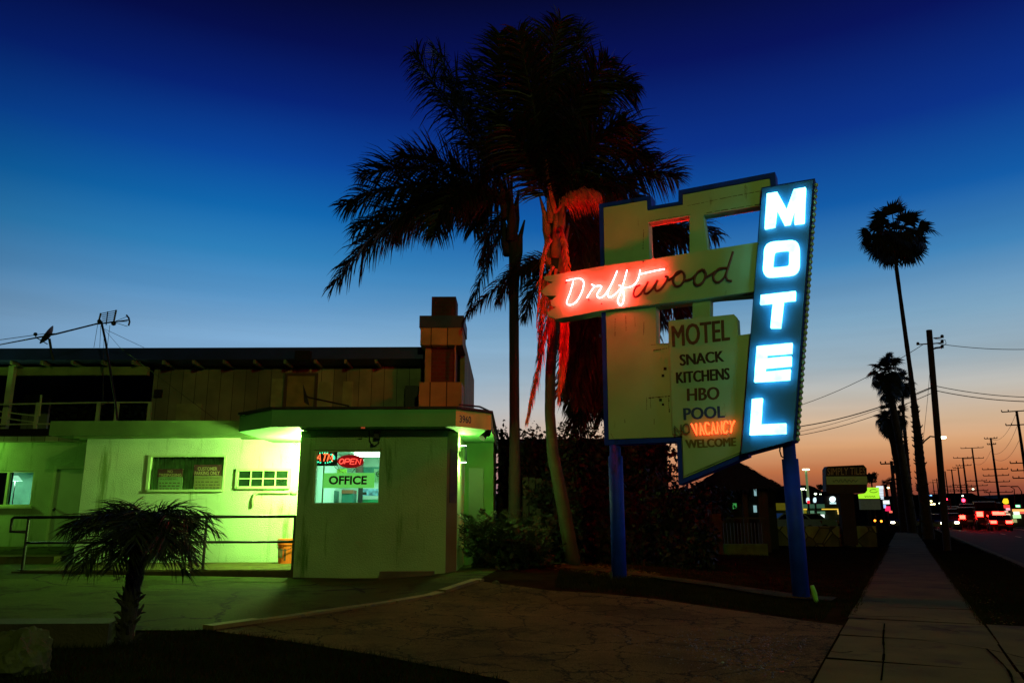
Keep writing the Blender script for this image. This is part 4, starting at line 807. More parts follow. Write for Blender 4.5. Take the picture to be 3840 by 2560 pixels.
lamp('street_bulb', 'POINT', h_ - V((0, 0, .2)), 1500, STREET, .12, t)

lq = ST(12, 20.5)
t = thing('street_lamp', 'tall street lamp on the opposite pavement past the right edge of the view', 'street lamp', (lq.x, lq.y, -.2))
k = MB(); k.tube([V((lq.x, lq.y, -.2)), V((lq.x, lq.y, 8.6)), V((lq.x - .5, lq.y + .25, 9.1)), V((lq.x - 1.8, lq.y + .9, 9.3))], [.1, .07, .05, .04], 10); k.build('pole', M_black, t)
h_ = V((lq.x - 2.1, lq.y + 1.05, 9.25)); k = MB(); k.box(tuple(h_ - V((.35, .15, -.02))), tuple(h_ + V((.35, .15, .12)))); k.build('lamp_head', M_black, t)
k = MB(); k.box(tuple(h_ - V((.3, .12, .05))), tuple(h_ + V((.3, .12, .019)))); k.build('lens', emis('sodium_lens', (1, .75, .25), 8), t)
lamp('street_bulb', 'POINT', h_ - V((0, 0, .2)), 520, (1, .45, .06), .12, t)
t = thing('wall_light', 'green white wall light above the motel rooms past the left edge of the view', 'light fixture', (-13.7, yl - .1, 2.9))
k = MB(); k.box((-13.85, yl - .12, 2.9), (-13.55, yl - .002, 3.05)); k.build('housing', M_trim, t); k = MB(); k.box((-13.83, yl - .115, 2.86), (-13.57, yl - .01, 2.899)); k.build('diffuser', E_tube, t)
lamp('room_wall_bulb', 'POINT', (-13.7, yl - .45, 2.75), 140, (.4, 1.0, .12), .08, t)

# ------------------------------------------------------------------ palms
def bez(p0, p1, p2, n):
    return [p0 * (1 - t) ** 2 + p1 * 2 * t * (1 - t) + p2 * t * t for t in [i / n for i in range(n + 1)]]
def frond(mb, p0, p1, p2, rng, nl=60, ll=.55, w=.022, droop=.5, rr_=.022, start=.14, spread=.9, ragged=0, lift=.3):
    n = 22; pts = bez(p0, p1, p2, n); mb.tube(pts, [rr_ * (1 - .85 * i / n) for i in range(n + 1)], 5)
    for i in range(nl):
        s = start + (1 - start) * (i + rng.random() * .6) / nl
        if s > .998: continue
        q = s * n; a = int(min(q, n - 1)); p = pts[a].lerp(pts[a + 1], q - a); T = (pts[a + 1] - pts[a]).normalized()
        side = T.cross(V((0, 0, 1)))
        if side.length < .08: side = V((1, .2, 0))
        side.normalize(); up = side.cross(T)
        env = (.5 + .5 * math.sin(math.pi * min(1, .12 + s * .75))) * (1 if s < .8 else 1 - (s - .8) * 2.2)
        for sg in (-1, 1):
            if rng.random() < ragged: continue
            le = ll * env * rng.uniform(.75, 1.15); fw = .35 + .75 * s
            d = (side * sg * spread + T * fw + up * rng.uniform(-lift, lift * 1.3)).normalized(); wd = (T - d * T.dot(d)).normalized()
            wd = (wd * math.cos(.5) + d.cross(wd) * rng.choice((-1, 1)) * math.sin(rng.uniform(.1, 1.0))).normalized()
            q0 = p; dd = d.copy(); k = len(mb.v); mb.v += [q0 - wd * w * .35, q0 + wd * w * .35]
            for j in (1, 2, 3):
                dd = (dd + V((0, 0, -1)) * droop * .33 * j * rng.uniform(.7, 1.2)).normalized(); q0 = q0 + dd * le / 3; ww = w * (.55, .42, .06)[j - 1]
                mb.v += [q0 - wd * ww, q0 + wd * ww]; b = k + 2 * j; mb.f.append((b - 2, b - 1, b + 1, b))
M_frond = mat('palm_leaf', (.014, .013, .005), .5, .4, 3, spec=.2); M_dead = mat('dead_frond', (.62, .12, .05), .7, .4, 5)  # dead frond colour pushed red to deepen the neon spill
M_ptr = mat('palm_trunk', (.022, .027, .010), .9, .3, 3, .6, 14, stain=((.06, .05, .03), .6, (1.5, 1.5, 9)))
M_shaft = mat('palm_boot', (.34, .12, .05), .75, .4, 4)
rp = random.Random(11)
gB = G(2152, 2116); yB = gB.y; yA = yB + 1.0; yCp = yB + 2.2
def zt(px, py): return (1100 + px * .7652, py * .7652)
def palm(name, label, base, trunkpts, rad, crownpx, Y, fronds, dead=(), boots=0, group=None, tm=M_ptr, bm=None):
    t = thing(name, label, 'palm tree', base, group)
    k = MB(); n_ = len(trunkpts); pts = []
    for i in range(len(trunkpts) - 1):
        for j in range(6): pts.append(trunkpts[i].lerp(trunkpts[i + 1], j / 6))
    pts.append(trunkpts[-1]); m_ = len(pts)
    k.tube(pts, [rad * (1.25 - .35 * min(1, i / m_ * 3)) * (1 + .03 * (i % 2)) for i in range(m_)], 14); k.build('trunk', tm, t, True)
    c = P(*crownpx, Y); mb = MB()
    for f in fronds:
        (cx, cy, cd), (tx, ty, td) = f[0], f[1]; o = f[2] if len(f) > 2 else {}
        b_ = P(*zt(*o['b']), Y) if 'b' in o else c; kw = {a: v for a, v in o.items() if a != 'b'}; kw['ll'] *= 1.32; kw['w'] *= .92; kw['nl'] = int(kw['nl'] * 1.75); kw['lift'] = .8; kw['droop'] *= .85; kw.setdefault('rr_', .04)
        frond(mb, b_, P(*zt(cx, cy), Y + cd), P(*zt(tx, ty), Y + td), rp, **kw)
    mb.build('crown', M_frond, t, fix=False)
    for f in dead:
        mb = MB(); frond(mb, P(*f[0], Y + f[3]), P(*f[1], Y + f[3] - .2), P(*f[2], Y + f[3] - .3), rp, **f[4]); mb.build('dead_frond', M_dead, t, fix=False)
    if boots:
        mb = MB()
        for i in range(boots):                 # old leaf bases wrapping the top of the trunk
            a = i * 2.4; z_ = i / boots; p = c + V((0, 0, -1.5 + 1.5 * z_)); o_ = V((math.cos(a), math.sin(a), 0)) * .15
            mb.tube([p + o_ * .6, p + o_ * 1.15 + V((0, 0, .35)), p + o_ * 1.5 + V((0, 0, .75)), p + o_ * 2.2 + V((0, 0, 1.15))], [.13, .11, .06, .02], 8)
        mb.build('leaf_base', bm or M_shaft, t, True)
    return t
big = dict(nl=95, ll=.75, w=.036, droop=.45)
tp = lambda pts, Y: [P(x, y, Y) for x, y in pts]
fA = [((640, 800, -.3), (245, 1010, -.5), dict(nl=110, ll=.85, w=.036, droop=.55)), ((560, 850, -.6), (195, 1400, -1), dict(nl=120, ll=.80, w=.034, droop=.6)), ((700, 870, .3), (330, 1220, .4), dict(nl=100, ll=.8, w=.034, droop=.6)),
      ((800, 560, -.2), (585, 255, -.4), dict(nl=100, ll=.85, w=.036, droop=.75)), ((860, 480, .6), (690, 240, .9), dict(nl=90, ll=.8, w=.036, droop=.7)), ((850, 620, .8), (760, 380, 1.3), big), ((1010, 480, -.5), (1010, 165, -1.2), big), ((1080, 420, .6), (1100, 190, 1.5), big),
      ((940, 520, .8), (880, 300, 1.6), big), ((960, 1060, .2), (930, 1290, .2), dict(nl=60, ll=.55, w=.03, droop=1.0)), ((1000, 1160, .4), (840, 1570, .2), dict(nl=80, ll=.45, w=.024, droop=1.0)), ((900, 800, .6), (880, 1130, .8), dict(nl=90, ll=.8, w=.034, droop=.9)), ((760, 830, -1.2), (690, 1150, -1.6), dict(nl=95, ll=.8, w=.034, droop=.8)), ((660, 740, .2), (330, 860, .2), dict(nl=100, ll=.8, w=.034, droop=.4)), ((650, 880, .1), (300, 1130, -.2), dict(nl=100, ll=.8, w=.034, droop=.55)), ((760, 900, .5), (480, 1150, .6), dict(nl=100, ll=.8, w=.034, droop=.7)), ((800, 760, -.5), (520, 760, -.9), dict(nl=100, ll=.75, w=.034, droop=.4))]
palm('palm_tree', 'straight tall palm with broad drooping fronds beside the office', G(1928, 2150), tp([(1930, 2150), (1930, 1700), (1928, 1300), (1926, 900), (1918, 800)], yA), .125, (1916, 775), yA, fA, boots=5, bm=mat('palm_boot_dark', (.016, .012, .008), .9, .3, 4), tm=mat('palm_trunk_dark', (.016, .012, .008), .9, .3, 3, .6, 14))
fB = [((1215, 480, -.6), (1310, 95, -1.4), dict(nl=110, ll=.85, w=.036, droop=.5)), ((1320, 460, .4), (1400, 140, .8), big), ((1250, 520, .8), (1230, 150, 1.8), big), ((1180, 520, -.9), (1100, 150, -1.6), big), ((1180, 560, .9), (1150, 180, 1.2), big),
      ((1430, 330, 0), (1668, 425, -.2), dict(nl=100, ll=.85, w=.036, droop=.65)), ((1400, 430, -.9), (1540, 300, -1.4), big), ((1520, 640, .5), (1755, 770, .3), dict(nl=100, ll=.85, w=.036, droop=.5)), ((1460, 560, .9), (1690, 650, 1.4), dict(nl=90, ll=.85, w=.036, droop=.5)), ((1640, 790, .9), (1880, 860, 1.2), dict(nl=95, ll=.8, w=.034, droop=.5)), ((1420, 700, -.8), (1620, 600, -1.2), big), ((1470, 760, .8), (1700, 980, 1.0), dict(nl=95, ll=.85, w=.036, droop=.9)),
      ((1390, 500, .9), (1500, 480, 1.4), big), ((1120, 720, .8), (1010, 560, 1.4), big), ((1150, 760, -.6), (1060, 620, -1), big), ((1330, 640, -.6), (1420, 420, -1.2), big), ((1400, 860, -.7), (1590, 940, -1.0), dict(nl=90, ll=.7, w=.034, droop=1.0)),
      ((1200, 1200, .8), (860, 1530, .8), dict(nl=90, ll=.5, w=.026, droop=.9, b=(1290, 1300))), ((1130, 1220, .8), (1000, 1480, .8), dict(nl=80, ll=.5, w=.026, droop=.9, b=(1290, 1290))), ((1200, 1330, .9), (1130, 1560, .9), dict(nl=70, ll=.5, w=.026, droop=.9, b=(1290, 1320))), ((1380, 1000, .8), (1400, 1350, .9), dict(nl=70, ll=.6, w=.03, droop=1.0)), ((1460, 950, 1), (1480, 1300, 1), dict(nl=70, ll=.6, w=.03, droop=1.0)), ((1560, 900, 1), (1640, 1180, 1), dict(nl=70, ll=.7, w=.03, droop=1.0))]
dB = [((2092, 790), (2150, 690), (2240, 720), -1.7, dict(nl=150, ll=.62, w=.018, droop=1.4, rr_=.03)), ((2085, 1010), (2070, 1150), (1975, 1580), -.25, dict(nl=300, ll=.5, w=.014, droop=.8, spread=.3, rr_=.04)), ((2075, 1000), (2035, 1050), (2020, 1330), -.2, dict(nl=220, ll=.4, w=.014, droop=.9, spread=.25, rr_=.045)), ((2100, 1040), (2135, 1160), (2095, 1500), -.2, dict(nl=240, ll=.45, w=.014, droop=.9, spread=.3, rr_=.035)),
      ((2062, 900), (2030, 930), (2012, 1230), -.3, dict(nl=6, ll=.2, w=.05, droop=.8, rr_=.075)), ((2085, 800), (2040, 650), (2052, 555), -.3, dict(nl=4, ll=.1, w=.03, droop=.1, rr_=.06)), ((2100, 860), (2125, 900), (2128, 1040), -.3, dict(nl=8, ll=.25, w=.05, droop=.9, rr_=.06))]
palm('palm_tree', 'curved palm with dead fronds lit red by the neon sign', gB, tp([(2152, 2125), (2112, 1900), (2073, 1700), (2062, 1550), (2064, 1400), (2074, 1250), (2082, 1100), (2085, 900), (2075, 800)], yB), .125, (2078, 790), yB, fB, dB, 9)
# third palm behind the sign: thick dead skirt over a short trunk
fC = []
for (a, b, c_, d_) in ((2350, 760, 2570, 900), (2420, 760, 2640, 960), (2470, 800, 2690, 880), (2400, 820, 2500, 960), (2360, 820, 2440, 1000), (2300, 800, 2260, 980), (2450, 1040, 2560, 1180), (2420, 1020, 2490, 1210), (2460, 1010, 2590, 1150), (2280, 860, 2190, 1010), (2330, 760, 2350, 960), (2300, 1000, 2230, 1200), (2330, 1000, 2290, 1230), (2240, 980, 2180, 1280), (2380, 980, 2400, 1240)):
    fC.append((((a - 1100) / .7652, b / .7652, rp.uniform(-.6, .8)), ((c_ - 1100) / .7652, d_ / .7652, rp.uniform(-.6, 1)), dict(nl=85, ll=.75, w=.034, droop=.9)))
for i in range(62):
    x = rp.uniform(2130, 2300) if i % 2 else rp.uniform(2140, 2420); y = rp.uniform(820, 1400); fC.append((((x + rp.uniform(-30, 30) - 1100) / .7652, (y + 60) / .7652, rp.uniform(-.5, .8)), ((x + (x - 2290) * .2 - 1100) / .7652, (y + rp.uniform(180, 330)) / .7652, rp.uniform(-.6, .8)), dict(nl=70, ll=.6, w=.032, droop=1.1, b=((2290 + (x - 2290) * .6 - 1100) / .7652, (y - 40) / .7652))))
palm('palm_tree', 'shaggy palm with a thick skirt of dead fronds hidden behind the neon sign', G(2400, 2040), tp([(2405, 2060), (2395, 1850), (2375, 1600), (2330, 1200), (2310, 900)], yCp), .17, (2310, 900), yCp, fC)

# small date palm on the front lawn
gs = G(472, 2405); ysm = gs.y
t = thing('date_palm', 'small bushy date palm on the dark front lawn before the handrail', 'palm tree', gs)
k = MB(); tr = [P(472, 2420, ysm), P(490, 2250, ysm), P(520, 2080, ysm), P(532, 1960, ysm)]
pts = [tr[i].lerp(tr[i + 1], j / 6) for i in range(3) for j in range(6)] + [tr[-1]]
k.tube(pts, [.062 + .008 * (i % 2) + .02 * (i / 18) for i in range(19)], 14)
for i in range(90):
    s = rp.random(); q = s * 18; a = int(min(17, q)); p = pts[a].lerp(pts[a + 1], q - a); th = rp.uniform(0, 6.28); o = V((math.cos(th), math.sin(th), 0)); r_ = .065 + .02 * s
    k.tube([p + o * r_ * .8, p + o * (r_ + .03) + V((0, 0, .03)), p + o * (r_ + rp.uniform(.04, .09)) + V((0, 0, rp.uniform(.0, .08)))], [.022, .014, .003], 5)
k.build('trunk', mat('date_trunk', (.014, .010, .006), .95, .4, 8, .5, 30), t)
c0 = P(530, 1985, ysm); mb = MB()
for i in range(50):
    th = i * 2.39996 + rp.uniform(-.2, .2); e0 = R(rp.choice((62, 45, 38, 25, 15, 2, -12, -25)) + rp.uniform(-8, 8)); le = rp.uniform(.56, .84) * (.85 if e0 > .9 else 1)
    h = V((math.cos(th), math.sin(th), 0)); b0 = c0 + V((0, 0, rp.uniform(-.12, .06)))
    p1 = b0 + (h * math.cos(e0) + V((0, 0, math.sin(e0)))) * le * .62; p2 = b0 + h * le * (.92 if e0 > .2 else .74) + V((0, 0, math.sin(e0) * le * .5 - .30 * le))
    frond(mb, b0, p1, p2, rp, nl=34, ll=.32, w=.0085, droop=.28, rr_=.009, start=.12, spread=.7, lift=.4)
mb.build('crown', mat('date_leaf', (.012, .016, .005), .5, .35, 3, spec=.25), t, fix=False)

# fan palms along the street
def fan(mb, p, d, rng, r=.8, nseg=17, span=2.1):
    d = d.normalized(); s = d.cross(V((0, 0, 1)))
    if s.length < .1: s = V((1, 0, 0))
    s.normalize(); u = s.cross(d); tw = rng.uniform(-.7, .7); s, u = s * math.cos(tw) + u * math.sin(tw), u * math.cos(tw) - s * math.sin(tw)
    for i in range(nseg):
        a = (i / (nseg - 1) - .5) * 2 * span; e = d * math.cos(a) + s * math.sin(a); rr_ = r * (.75 + .25 * math.cos(a)) * rng.uniform(.85, 1.1)
        w_ = (s * math.cos(a) - d * math.sin(a)) * r * .06; m_ = p + e * rr_ * .58 + u * .06 * r; tip = p + e * rr_ + V((0, 0, -.22 * r * rng.random())); k = len(mb.v)
        mb.v += [p, m_ - w_, m_ + w_, tip - w_ * .1 , tip + w_ * .1]; mb.f += [(k, k + 1, k + 2), (k + 1, k + 3, k + 4, k + 2)]
M_fan = mat('fan_leaf', (.03, .035, .02), .6, .3, 3); M_ftr = mat('fan_trunk', (.05, .035, .025), .95, .4, 6, .6, 10)
def fanpalm(label, trunk, radii, Y, crown, rcr, skirt=0, nleaf=46, seed=1, group='fan palms along the verge'):
    rng = random.Random(seed); base = P(*trunk[0], Y); t = thing('fan_palm', label, 'palm tree', base, group)
    pts_ = [P(x, y, Y) for x, y in trunk]; pts = []; rs_ = []
    for i in range(len(pts_) - 1):
        for j in range(12): f = j / 12; pts.append(pts_[i].lerp(pts_[i + 1], f)); rs_.append((radii[i] + (radii[i + 1] - radii[i]) * f) * rng.uniform(.93, 1.07))
    pts.append(pts_[-1]); rs_.append(radii[-1]); k = MB(); k.tube(pts, rs_, 12)
    for i in range(130):                        # stubs of cut leaf bases
        j = rng.randrange(0, len(pts) // 2); th = rng.uniform(0, 6.28); o = V((math.cos(th), math.sin(th), 0)); r_ = rs_[j]
        if r_ > .13: k.tube([pts[j] + o * r_ * .9, pts[j] + o * (r_ + .05) + V((0, 0, .05)), pts[j] + o * (r_ + .1) + V((0, 0, rng.uniform(.05, .16)))], [.05, .03, .01], 4)
    k.build('trunk', M_ftr, t)
    c = P(*crown, Y); mb = MB()
    for i in range(nleaf):
        th = i * 2.4 + rng.uniform(-.5, .5); s = (i + .5) / nleaf; e = math.asin(max(-1, min(1, 1 - 1.62 * s))) + R(rng.uniform(-12, 12)); d = V((math.cos(th) * math.cos(e), math.sin(th) * math.cos(e), math.sin(e)))
        pe = c + d * rcr * rng.uniform(.2, .66); mb.tube([c, pe], .025, 4); fan(mb, pe, (d + V((0, 0, -.55 * (1 - d.z)))).normalized(), rng, rcr * rng.uniform(.32, .48), 19, rng.uniform(1.3, 1.9))
    mb.build('crown', M_fan, t, fix=False)
    if skirt:
        mb = MB()
        for i in range(70):
            th = rng.uniform(0, 6.28); z_ = rng.random(); o = V((math.cos(th), math.sin(th), 0)); p = c + V((0, 0, -skirt * z_)) + o * rcr * (.62 - .35 * z_) * rng.uniform(.6, 1); fan(mb, p, (o * .35 + V((0, 0, -1))), rng, rcr * .42, 9, .9)
        mb.build('dead_skirt', M_fan, t, fix=False)
    return t
gY = lambda px, py: G(px, py).y
Y1 = gY(3482, 2020); Y2 = gY(3420, 1998); Y3 = gY(3395, 1992)
fanpalm('tallest fan palm with a round crown high beside the utility pole', [(3484, 2025), (3452, 1750), (3440, 1620), (3415, 1400), (3362, 1010), (3350, 900)], [.30, .25, .21, .125, .10, .095], Y1, (3358, 880), 2.35, 1.0, 44, 12)
fanpalm('fan palm with a shaggy crown level with the top of the utility pole', [(3425, 1998), (3385, 1720), (3340, 1480), (3330, 1400)], [.34, .27, .24, .2], Y2, (3325, 1385), 1.8, 2.0, 38, 5)
fanpalm('shorter shaggy fan palm below the crown of another', [(3392, 1992), (3372, 1780), (3345, 1640), (3335, 1590)], [.34, .27, .24, .22], Y3, (3342, 1565), 1.75, 1.3, 38, 8)
fanpalm('slim bare trunked fan palm standing behind the shaggy pair', [(3425, 1985), (3400, 1700), (3388, 1560), (3384, 1480)], [.24, .19, .15, .14], Y3 + 14, (3382, 1440), 1.5, 1.0, 36, 9)

# hedge, bushes
def leafcloud(mb, c, rad, n, size, rng, hollow=.5, droop=0):
    c = V(c)
    for i in range(n):
        while True:
            q = V((rng.uniform(-1, 1), rng.uniform(-1, 1), rng.uniform(-1, 1)))
            if hollow < q.length < 1: break
        p = c + V((q.x * rad[0], q.y * rad[1], q.z * rad[2])); d = V((rng.gauss(0, 1), rng.gauss(0, 1), rng.gauss(0, 1) - droop)).normalized(); w_ = d.cross(V((rng.gauss(0, 1), rng.gauss(0, 1), rng.gauss(0, 1)))).normalized()
        s_ = size * rng.uniform(.6, 1.3); mb.poly([p - d * s_ * .5, p + w_ * s_ * .28, p + d * s_ * .6, p - w_ * s_ * .28])
M_leaf = mat('dark_leaf', (.02, .032, .008), .55, .4, 3, spec=.25); M_vine = mat('vine_leaf', (.005, .008, .003), .6, .4, 3, spec=.2)
rh = random.Random(21)
Yh = 18.6; mb = MB()
for px in range(1860, 2520, 26):
    for zf in (0, .35, .7, .92): c = P(px + rh.uniform(-10, 10), 2120 - (2120 - 1660) * zf + rh.uniform(-14, 14), Yh + rh.uniform(-.2, .3)); leafcloud(mb, c, (.34, .4, .55), 70, .14, rh, .2)
for i in range(70): c = P(rh.uniform(1850, 2500), rh.uniform(1590, 1650), Yh + rh.uniform(-.3, .3)); leafcloud(mb, c, (.07, .1, .16), 9, .085, rh, .1)
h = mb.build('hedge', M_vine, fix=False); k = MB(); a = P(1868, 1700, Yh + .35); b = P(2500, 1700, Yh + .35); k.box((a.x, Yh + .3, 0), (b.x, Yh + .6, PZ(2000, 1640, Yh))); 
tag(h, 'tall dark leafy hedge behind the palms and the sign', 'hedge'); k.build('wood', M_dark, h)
mb = MB()
for i in range(26): c = P(rh.uniform(1770, 2030), rh.uniform(1990, 2150), rh.uniform(15.2, 16.2)); leafcloud(mb, c, (.25, .3, .25), 90, .12, rh, .1)
for i in range(150):
    b = P(rh.uniform(1740, 2040), rh.uniform(1980, 2120), rh.uniform(15, 16)); th = rh.uniform(0, 6.28); d = V((math.cos(th) * .7, math.sin(th) * .7, rh.uniform(.2, 1))).normalized() * rh.uniform(.3, .55); frond(mb, b, b + d * .6, b + d, rh, nl=18, ll=.14, w=.012, droop=.1, rr_=.006)
tag(mb.build('shrub', M_leaf, fix=False), 'spiky dark shrub beside the office entrance', 'shrub')
mb = MB()
for i in range(10): c = P(rh.uniform(2345, 2470), rh.uniform(1960, 2120), yB + 1.6); leafcloud(mb, c, (.25, .3, .3), 90, .1, rh, .1)
tag(mb.build('shrub', M_leaf, fix=False), 'low dark bush at the foot of the sign beside its thinner blue post', 'shrub')
# trees behind the balcony
mb = MB()
for i in range(120):
    px = rh.uniform(-40, 660); top = 1432 + 18 * math.sin(px * .03) + (28 if 375 < px < 430 else 0) - (22 if px < 250 else 0)
    c = P(px, rh.uniform(top, 1640), 31 + rh.uniform(-.6, .8)); leafcloud(mb, c, (.75, .6, .5), 75, .3, rh, .1)
bt = mb.build('trees', M_leaf, fix=False); tag(bt, 'mass of dark tree crowns seen through the open balcony', 'trees', kind='stuff')
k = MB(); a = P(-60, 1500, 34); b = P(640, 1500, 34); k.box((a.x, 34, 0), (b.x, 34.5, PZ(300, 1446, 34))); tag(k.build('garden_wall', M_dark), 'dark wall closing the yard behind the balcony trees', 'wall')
k = MB(); c = P(178, 1413, 30); k.box((c.x - .3, 29.9, c.z - .07), (c.x + .15, 30.1, c.z + .07)); tag(k.build('yard_lamp', emis('yard_yellow', (1, .75, .08), 1.1)), 'small yellow light glimpsed through the balcony opening', 'lamp')

# wooden fence behind the sign
Yf = 17.6; mb = MB(); rh2 = random.Random(4)
px = 1960
while px < 2650:
    w_ = rh2.uniform(22, 30); top = 1795 + 60 * sm(2100, 2400, px) + 40 * sm(2500, 2650, px) + rh2.uniform(-8, 8); y_ = Yf - 1.2 * sm(2350, 2650, px)
    a = P(px, top, y_); b = P(px + w_ - 3, top, y_); mb.box((a.x, y_, g(a.x, y_) - .2), (b.x, y_ + .03, a.z)); px += w_
tag(mb.build('wooden_fence', mat('fence_wood', (.016, .012, .006), .9, .45, 5, .3, 30)), 'old dark plank fence running behind the bed', 'fence')
mb = MB()
for i in range(95): px = rh.uniform(1985, 2660); yy = 17.2 - 1.3 * sm(2350, 2650, px); c = P(px, rh.uniform(1780, 2100) if rh.random() < .7 else rh.uniform(2040, 2110), yy); leafcloud(mb, c, (.32, .25, .3), 55, .12, rh, .1, .4)
tag(mb.build('creeper', M_vine, fix=False), 'tangle of dark creeper hanging over the plank fence', 'creeper')
rk = random.Random(8)
def rock(name, label, c, r, m_, seed, cat='rock', group=None, sq=(1, 1, .7)):
    rg = random.Random(seed); bm = bmesh.new(); bmesh.ops.create_icosphere(bm, subdivisions=4, radius=1)
    from mathutils import noise
    off = V((rg.uniform(0, 50), rg.uniform(0, 50), 0))
    for v in bm.verts:
        n_ = noise.fractal(v.co * 1.1 + off, 1, 2, 5); n2 = noise.fractal(v.co * 4.5 + off, 1, 2, 5); v.co *= 1 + .42 * n_ + .10 * abs(n2); v.co = V((v.co.x * r * sq[0], v.co.y * r * sq[1], max(v.co.z, -.3) * r * sq[2]))
    me = bpy.data.meshes.new(name); bm.to_mesh(me); bm.free(); me.materials.append(m_); o = bpy.data.objects.new(name, me); COL.objects.link(o); o.location = V(c); return tag(o, label, cat, group)
M_rock = mat('rock', (.042, .048, .012), .9, .4, 5, .8, 20, stain=((.05, .05, .025), .55, (6, 6, 6)))
c = G(55, 2520); rock('boulder', 'rough pale boulder on the dark lawn', c + V((0, 0, .06)), .235, M_rock, 3, sq=(.9, .8, .95))
for i, (px, py, r_, lb) in enumerate(((2165, 2108, .09, 'small pale stone beside the foot of the curved palm'), (1858, 2186, .05, 'small pale stone on the driveway edge before the shrub'), (2115, 2118, .06, 'small stone among dry litter at the left of the curved palm'))): rock('stone', lb, G(px, py), r_, M_rock, 20 + i)
k = MB(); c = G(2385, 2150)
tag(k.tube([G(2292, 2172), P(2292, 2142, G(2292, 2172).y)], .02, 6).build('stake', M_black), 'short dark stake in the soil by the thinner blue sign post', 'stake')
c = G(3062, 2256); k = MB(); k.tube([c, c + V((-.02, 0, .12)), c + V((-.045, 0, .23))], [.03, .04, .028], 8); tag(k.build('sprinkler', mat('lime_plastic', (.25, .62, .10), .5, .2, 9)), 'small lime green marker stub in the grass beside the thicker blue sign post', 'marker')
# low block wall at the edge of the lawn
a, b = G(-120, 2425), G(400, 2420); k = MB(); dd = (b - a).normalized(); n_ = V((-dd.y, dd.x, 0)); 
k.prism([[a + V((0, 0, -.05)), b + V((0, 0, -.05)), b + n_ * .4 + V((0, 0, -.05)), a + n_ * .4 + V((0, 0, -.05))]], (0, 0, .24)); tag(k.build('block_wall', mat('block_stone', (.030, .022, .010), .95, .4, 3, .6, 40)), 'low rough concrete block edging at the corner of the lawn', 'edging')

# grass
def grass(name, poly, n, h, m_, seed):
    rg = random.Random(seed); xs = [p[0] for p in poly]; ys = [p[1] for p in poly]; mb = MB()
    def inside(x, y):
        c = False; j = len(poly) - 1
        for i in range(len(poly)):
            if (poly[i][1] > y) != (poly[j][1] > y) and x < (poly[j][0] - poly[i][0]) * (y - poly[i][1]) / (poly[j][1] - poly[i][1]) + poly[i][0]: c = not c
            j = i
        return c
    q = 0
    while q < n:
        x, y = rg.uniform(min(xs), max(xs)), rg.uniform(min(ys), max(ys))
        if not inside(x, y): continue
        q += 1; z = g(x, y) - .01; th = rg.uniform(0, 6.28); hh = h * rg.uniform(.4, 1.2); w_ = V((math.cos(th), math.sin(th), 0)) * .004; l_ = V((rg.gauss(0, .4), rg.gauss(0, .4), 0)) * hh
        b = V((x, y, z)); mb.poly([b - w_, b + w_, b + l_ + V((0, 0, hh))])
    return tag(mb.build(name, m_, fix=False), kind='stuff')
M_grass = mat('grass', (.010, .013, .004), .9, .4, 2, spec=.05)
lawn = [xy(G(px, py)) for px, py in [(420, 2380), (770, 2362), (1000, 2390), (1400, 2453), (1900, 2550)]] + [(-.9, 4.2), (-4.5, 4.4), (-7, 7.5)]
grass('lawn', lawn, 26000, .06, M_grass, 1)
grass('verge', [xy(ST(4.5, 1.37)), xy(ST(24, 1.37)), xy(ST(24, 3.15)), xy(ST(4.5, 3.15))], 18000, .06, M_grass, 2)
grass('verge', [xy(ST(4.5, 1.36)), xy(ST(30, 1.36)), xy(ST(30, 1.5)), xy(ST(4.5, 1.5))], 3500, .09, MATS['dry_grass'] if 'dry_grass' in MATS else mat('dry_grass', (.018, .014, .004), .9, .5, 3, spec=.05), 12)
grass('verge', [xy(ST(4.8, -.12)), xy(ST(30, -.12)), xy(ST(30, .05)), xy(ST(4.8, .05))], 3500, .09, MATS['dry_grass'], 13)
grass('bed_grass', [xy(G(*p)) for p in [(2080, 2205), (2492, 2240), (2837, 2290), (3085, 2325), (3130, 2262), (2900, 2242), (2500, 2182), (2100, 2135)]], 14000, .07, mat('dry_grass', (.018, .014, .004), .9, .5, 3, spec=.05), 3)
grass('plot_grass', [xy(ST(5.6, -.1)), xy(ST(24, -.1)), xy(ST(24, -6)), xy(ST(9, -6))], 20000, .06, M_grass, 4)

# ------------------------------------------------------------------ down the street
M_pole = mat('pole_wood', (.022, .014, .010), .9, .35, 3, .3, 20); M_far = mat('far_pole', (.03, .02, .018), .9, .2, 2)
M_wire = mat('wire', (.02, .018, .02), .6)
bp = G(3552, 2062); Yp = bp.y; up_ = thing('utility_pole', 'thick dark utility pole with insulators beside the tallest fan palm', 'utility pole', bp)
tpz = P(3484, 1238, Yp).z
k = MB(); k.tube([bp - V((0, 0, .2)), bp.lerp(P(3484, 1238, Yp), .25), P(3484, 1238, Yp)], [.13, .12, .105], 14); k.build('pole', M_pole, up_)
for py in (1268, 1288, 1306):
    a = P(3500, py, Yp - .1); k = MB(); k.bar(a, a + SR.to_3d() * .35, .04); k.ball(a + SR.to_3d() * .3 + V((0, 0, .05)), .065, 8); k.build('insulator', M_black, up_)
a = P(3470, 1289, Yp - .1); k = MB(); k.bar(a + V((.1, 0, 0)), a - SR.to_3d() * .3, .04); k.ball(a - SR.to_3d() * .25 + V((0, 0, .04)), .06, 8); k.build('insulator', M_black, up_)
k = MB(); k.tube([P(3505, 1270, Yp - .3), P(3545, 1275, Yp - .3), P(3548, 1288, Yp - .3), P(3530, 1300, Yp - .3), P(3500, 1310, Yp - .3)], .012, 5); k.tube([P(3505, 1303, Yp - .3), P(3525, 1300, Yp - .3), P(3532, 1308, Yp - .3)], .012, 5); k.build('jumper', M_black, up_)
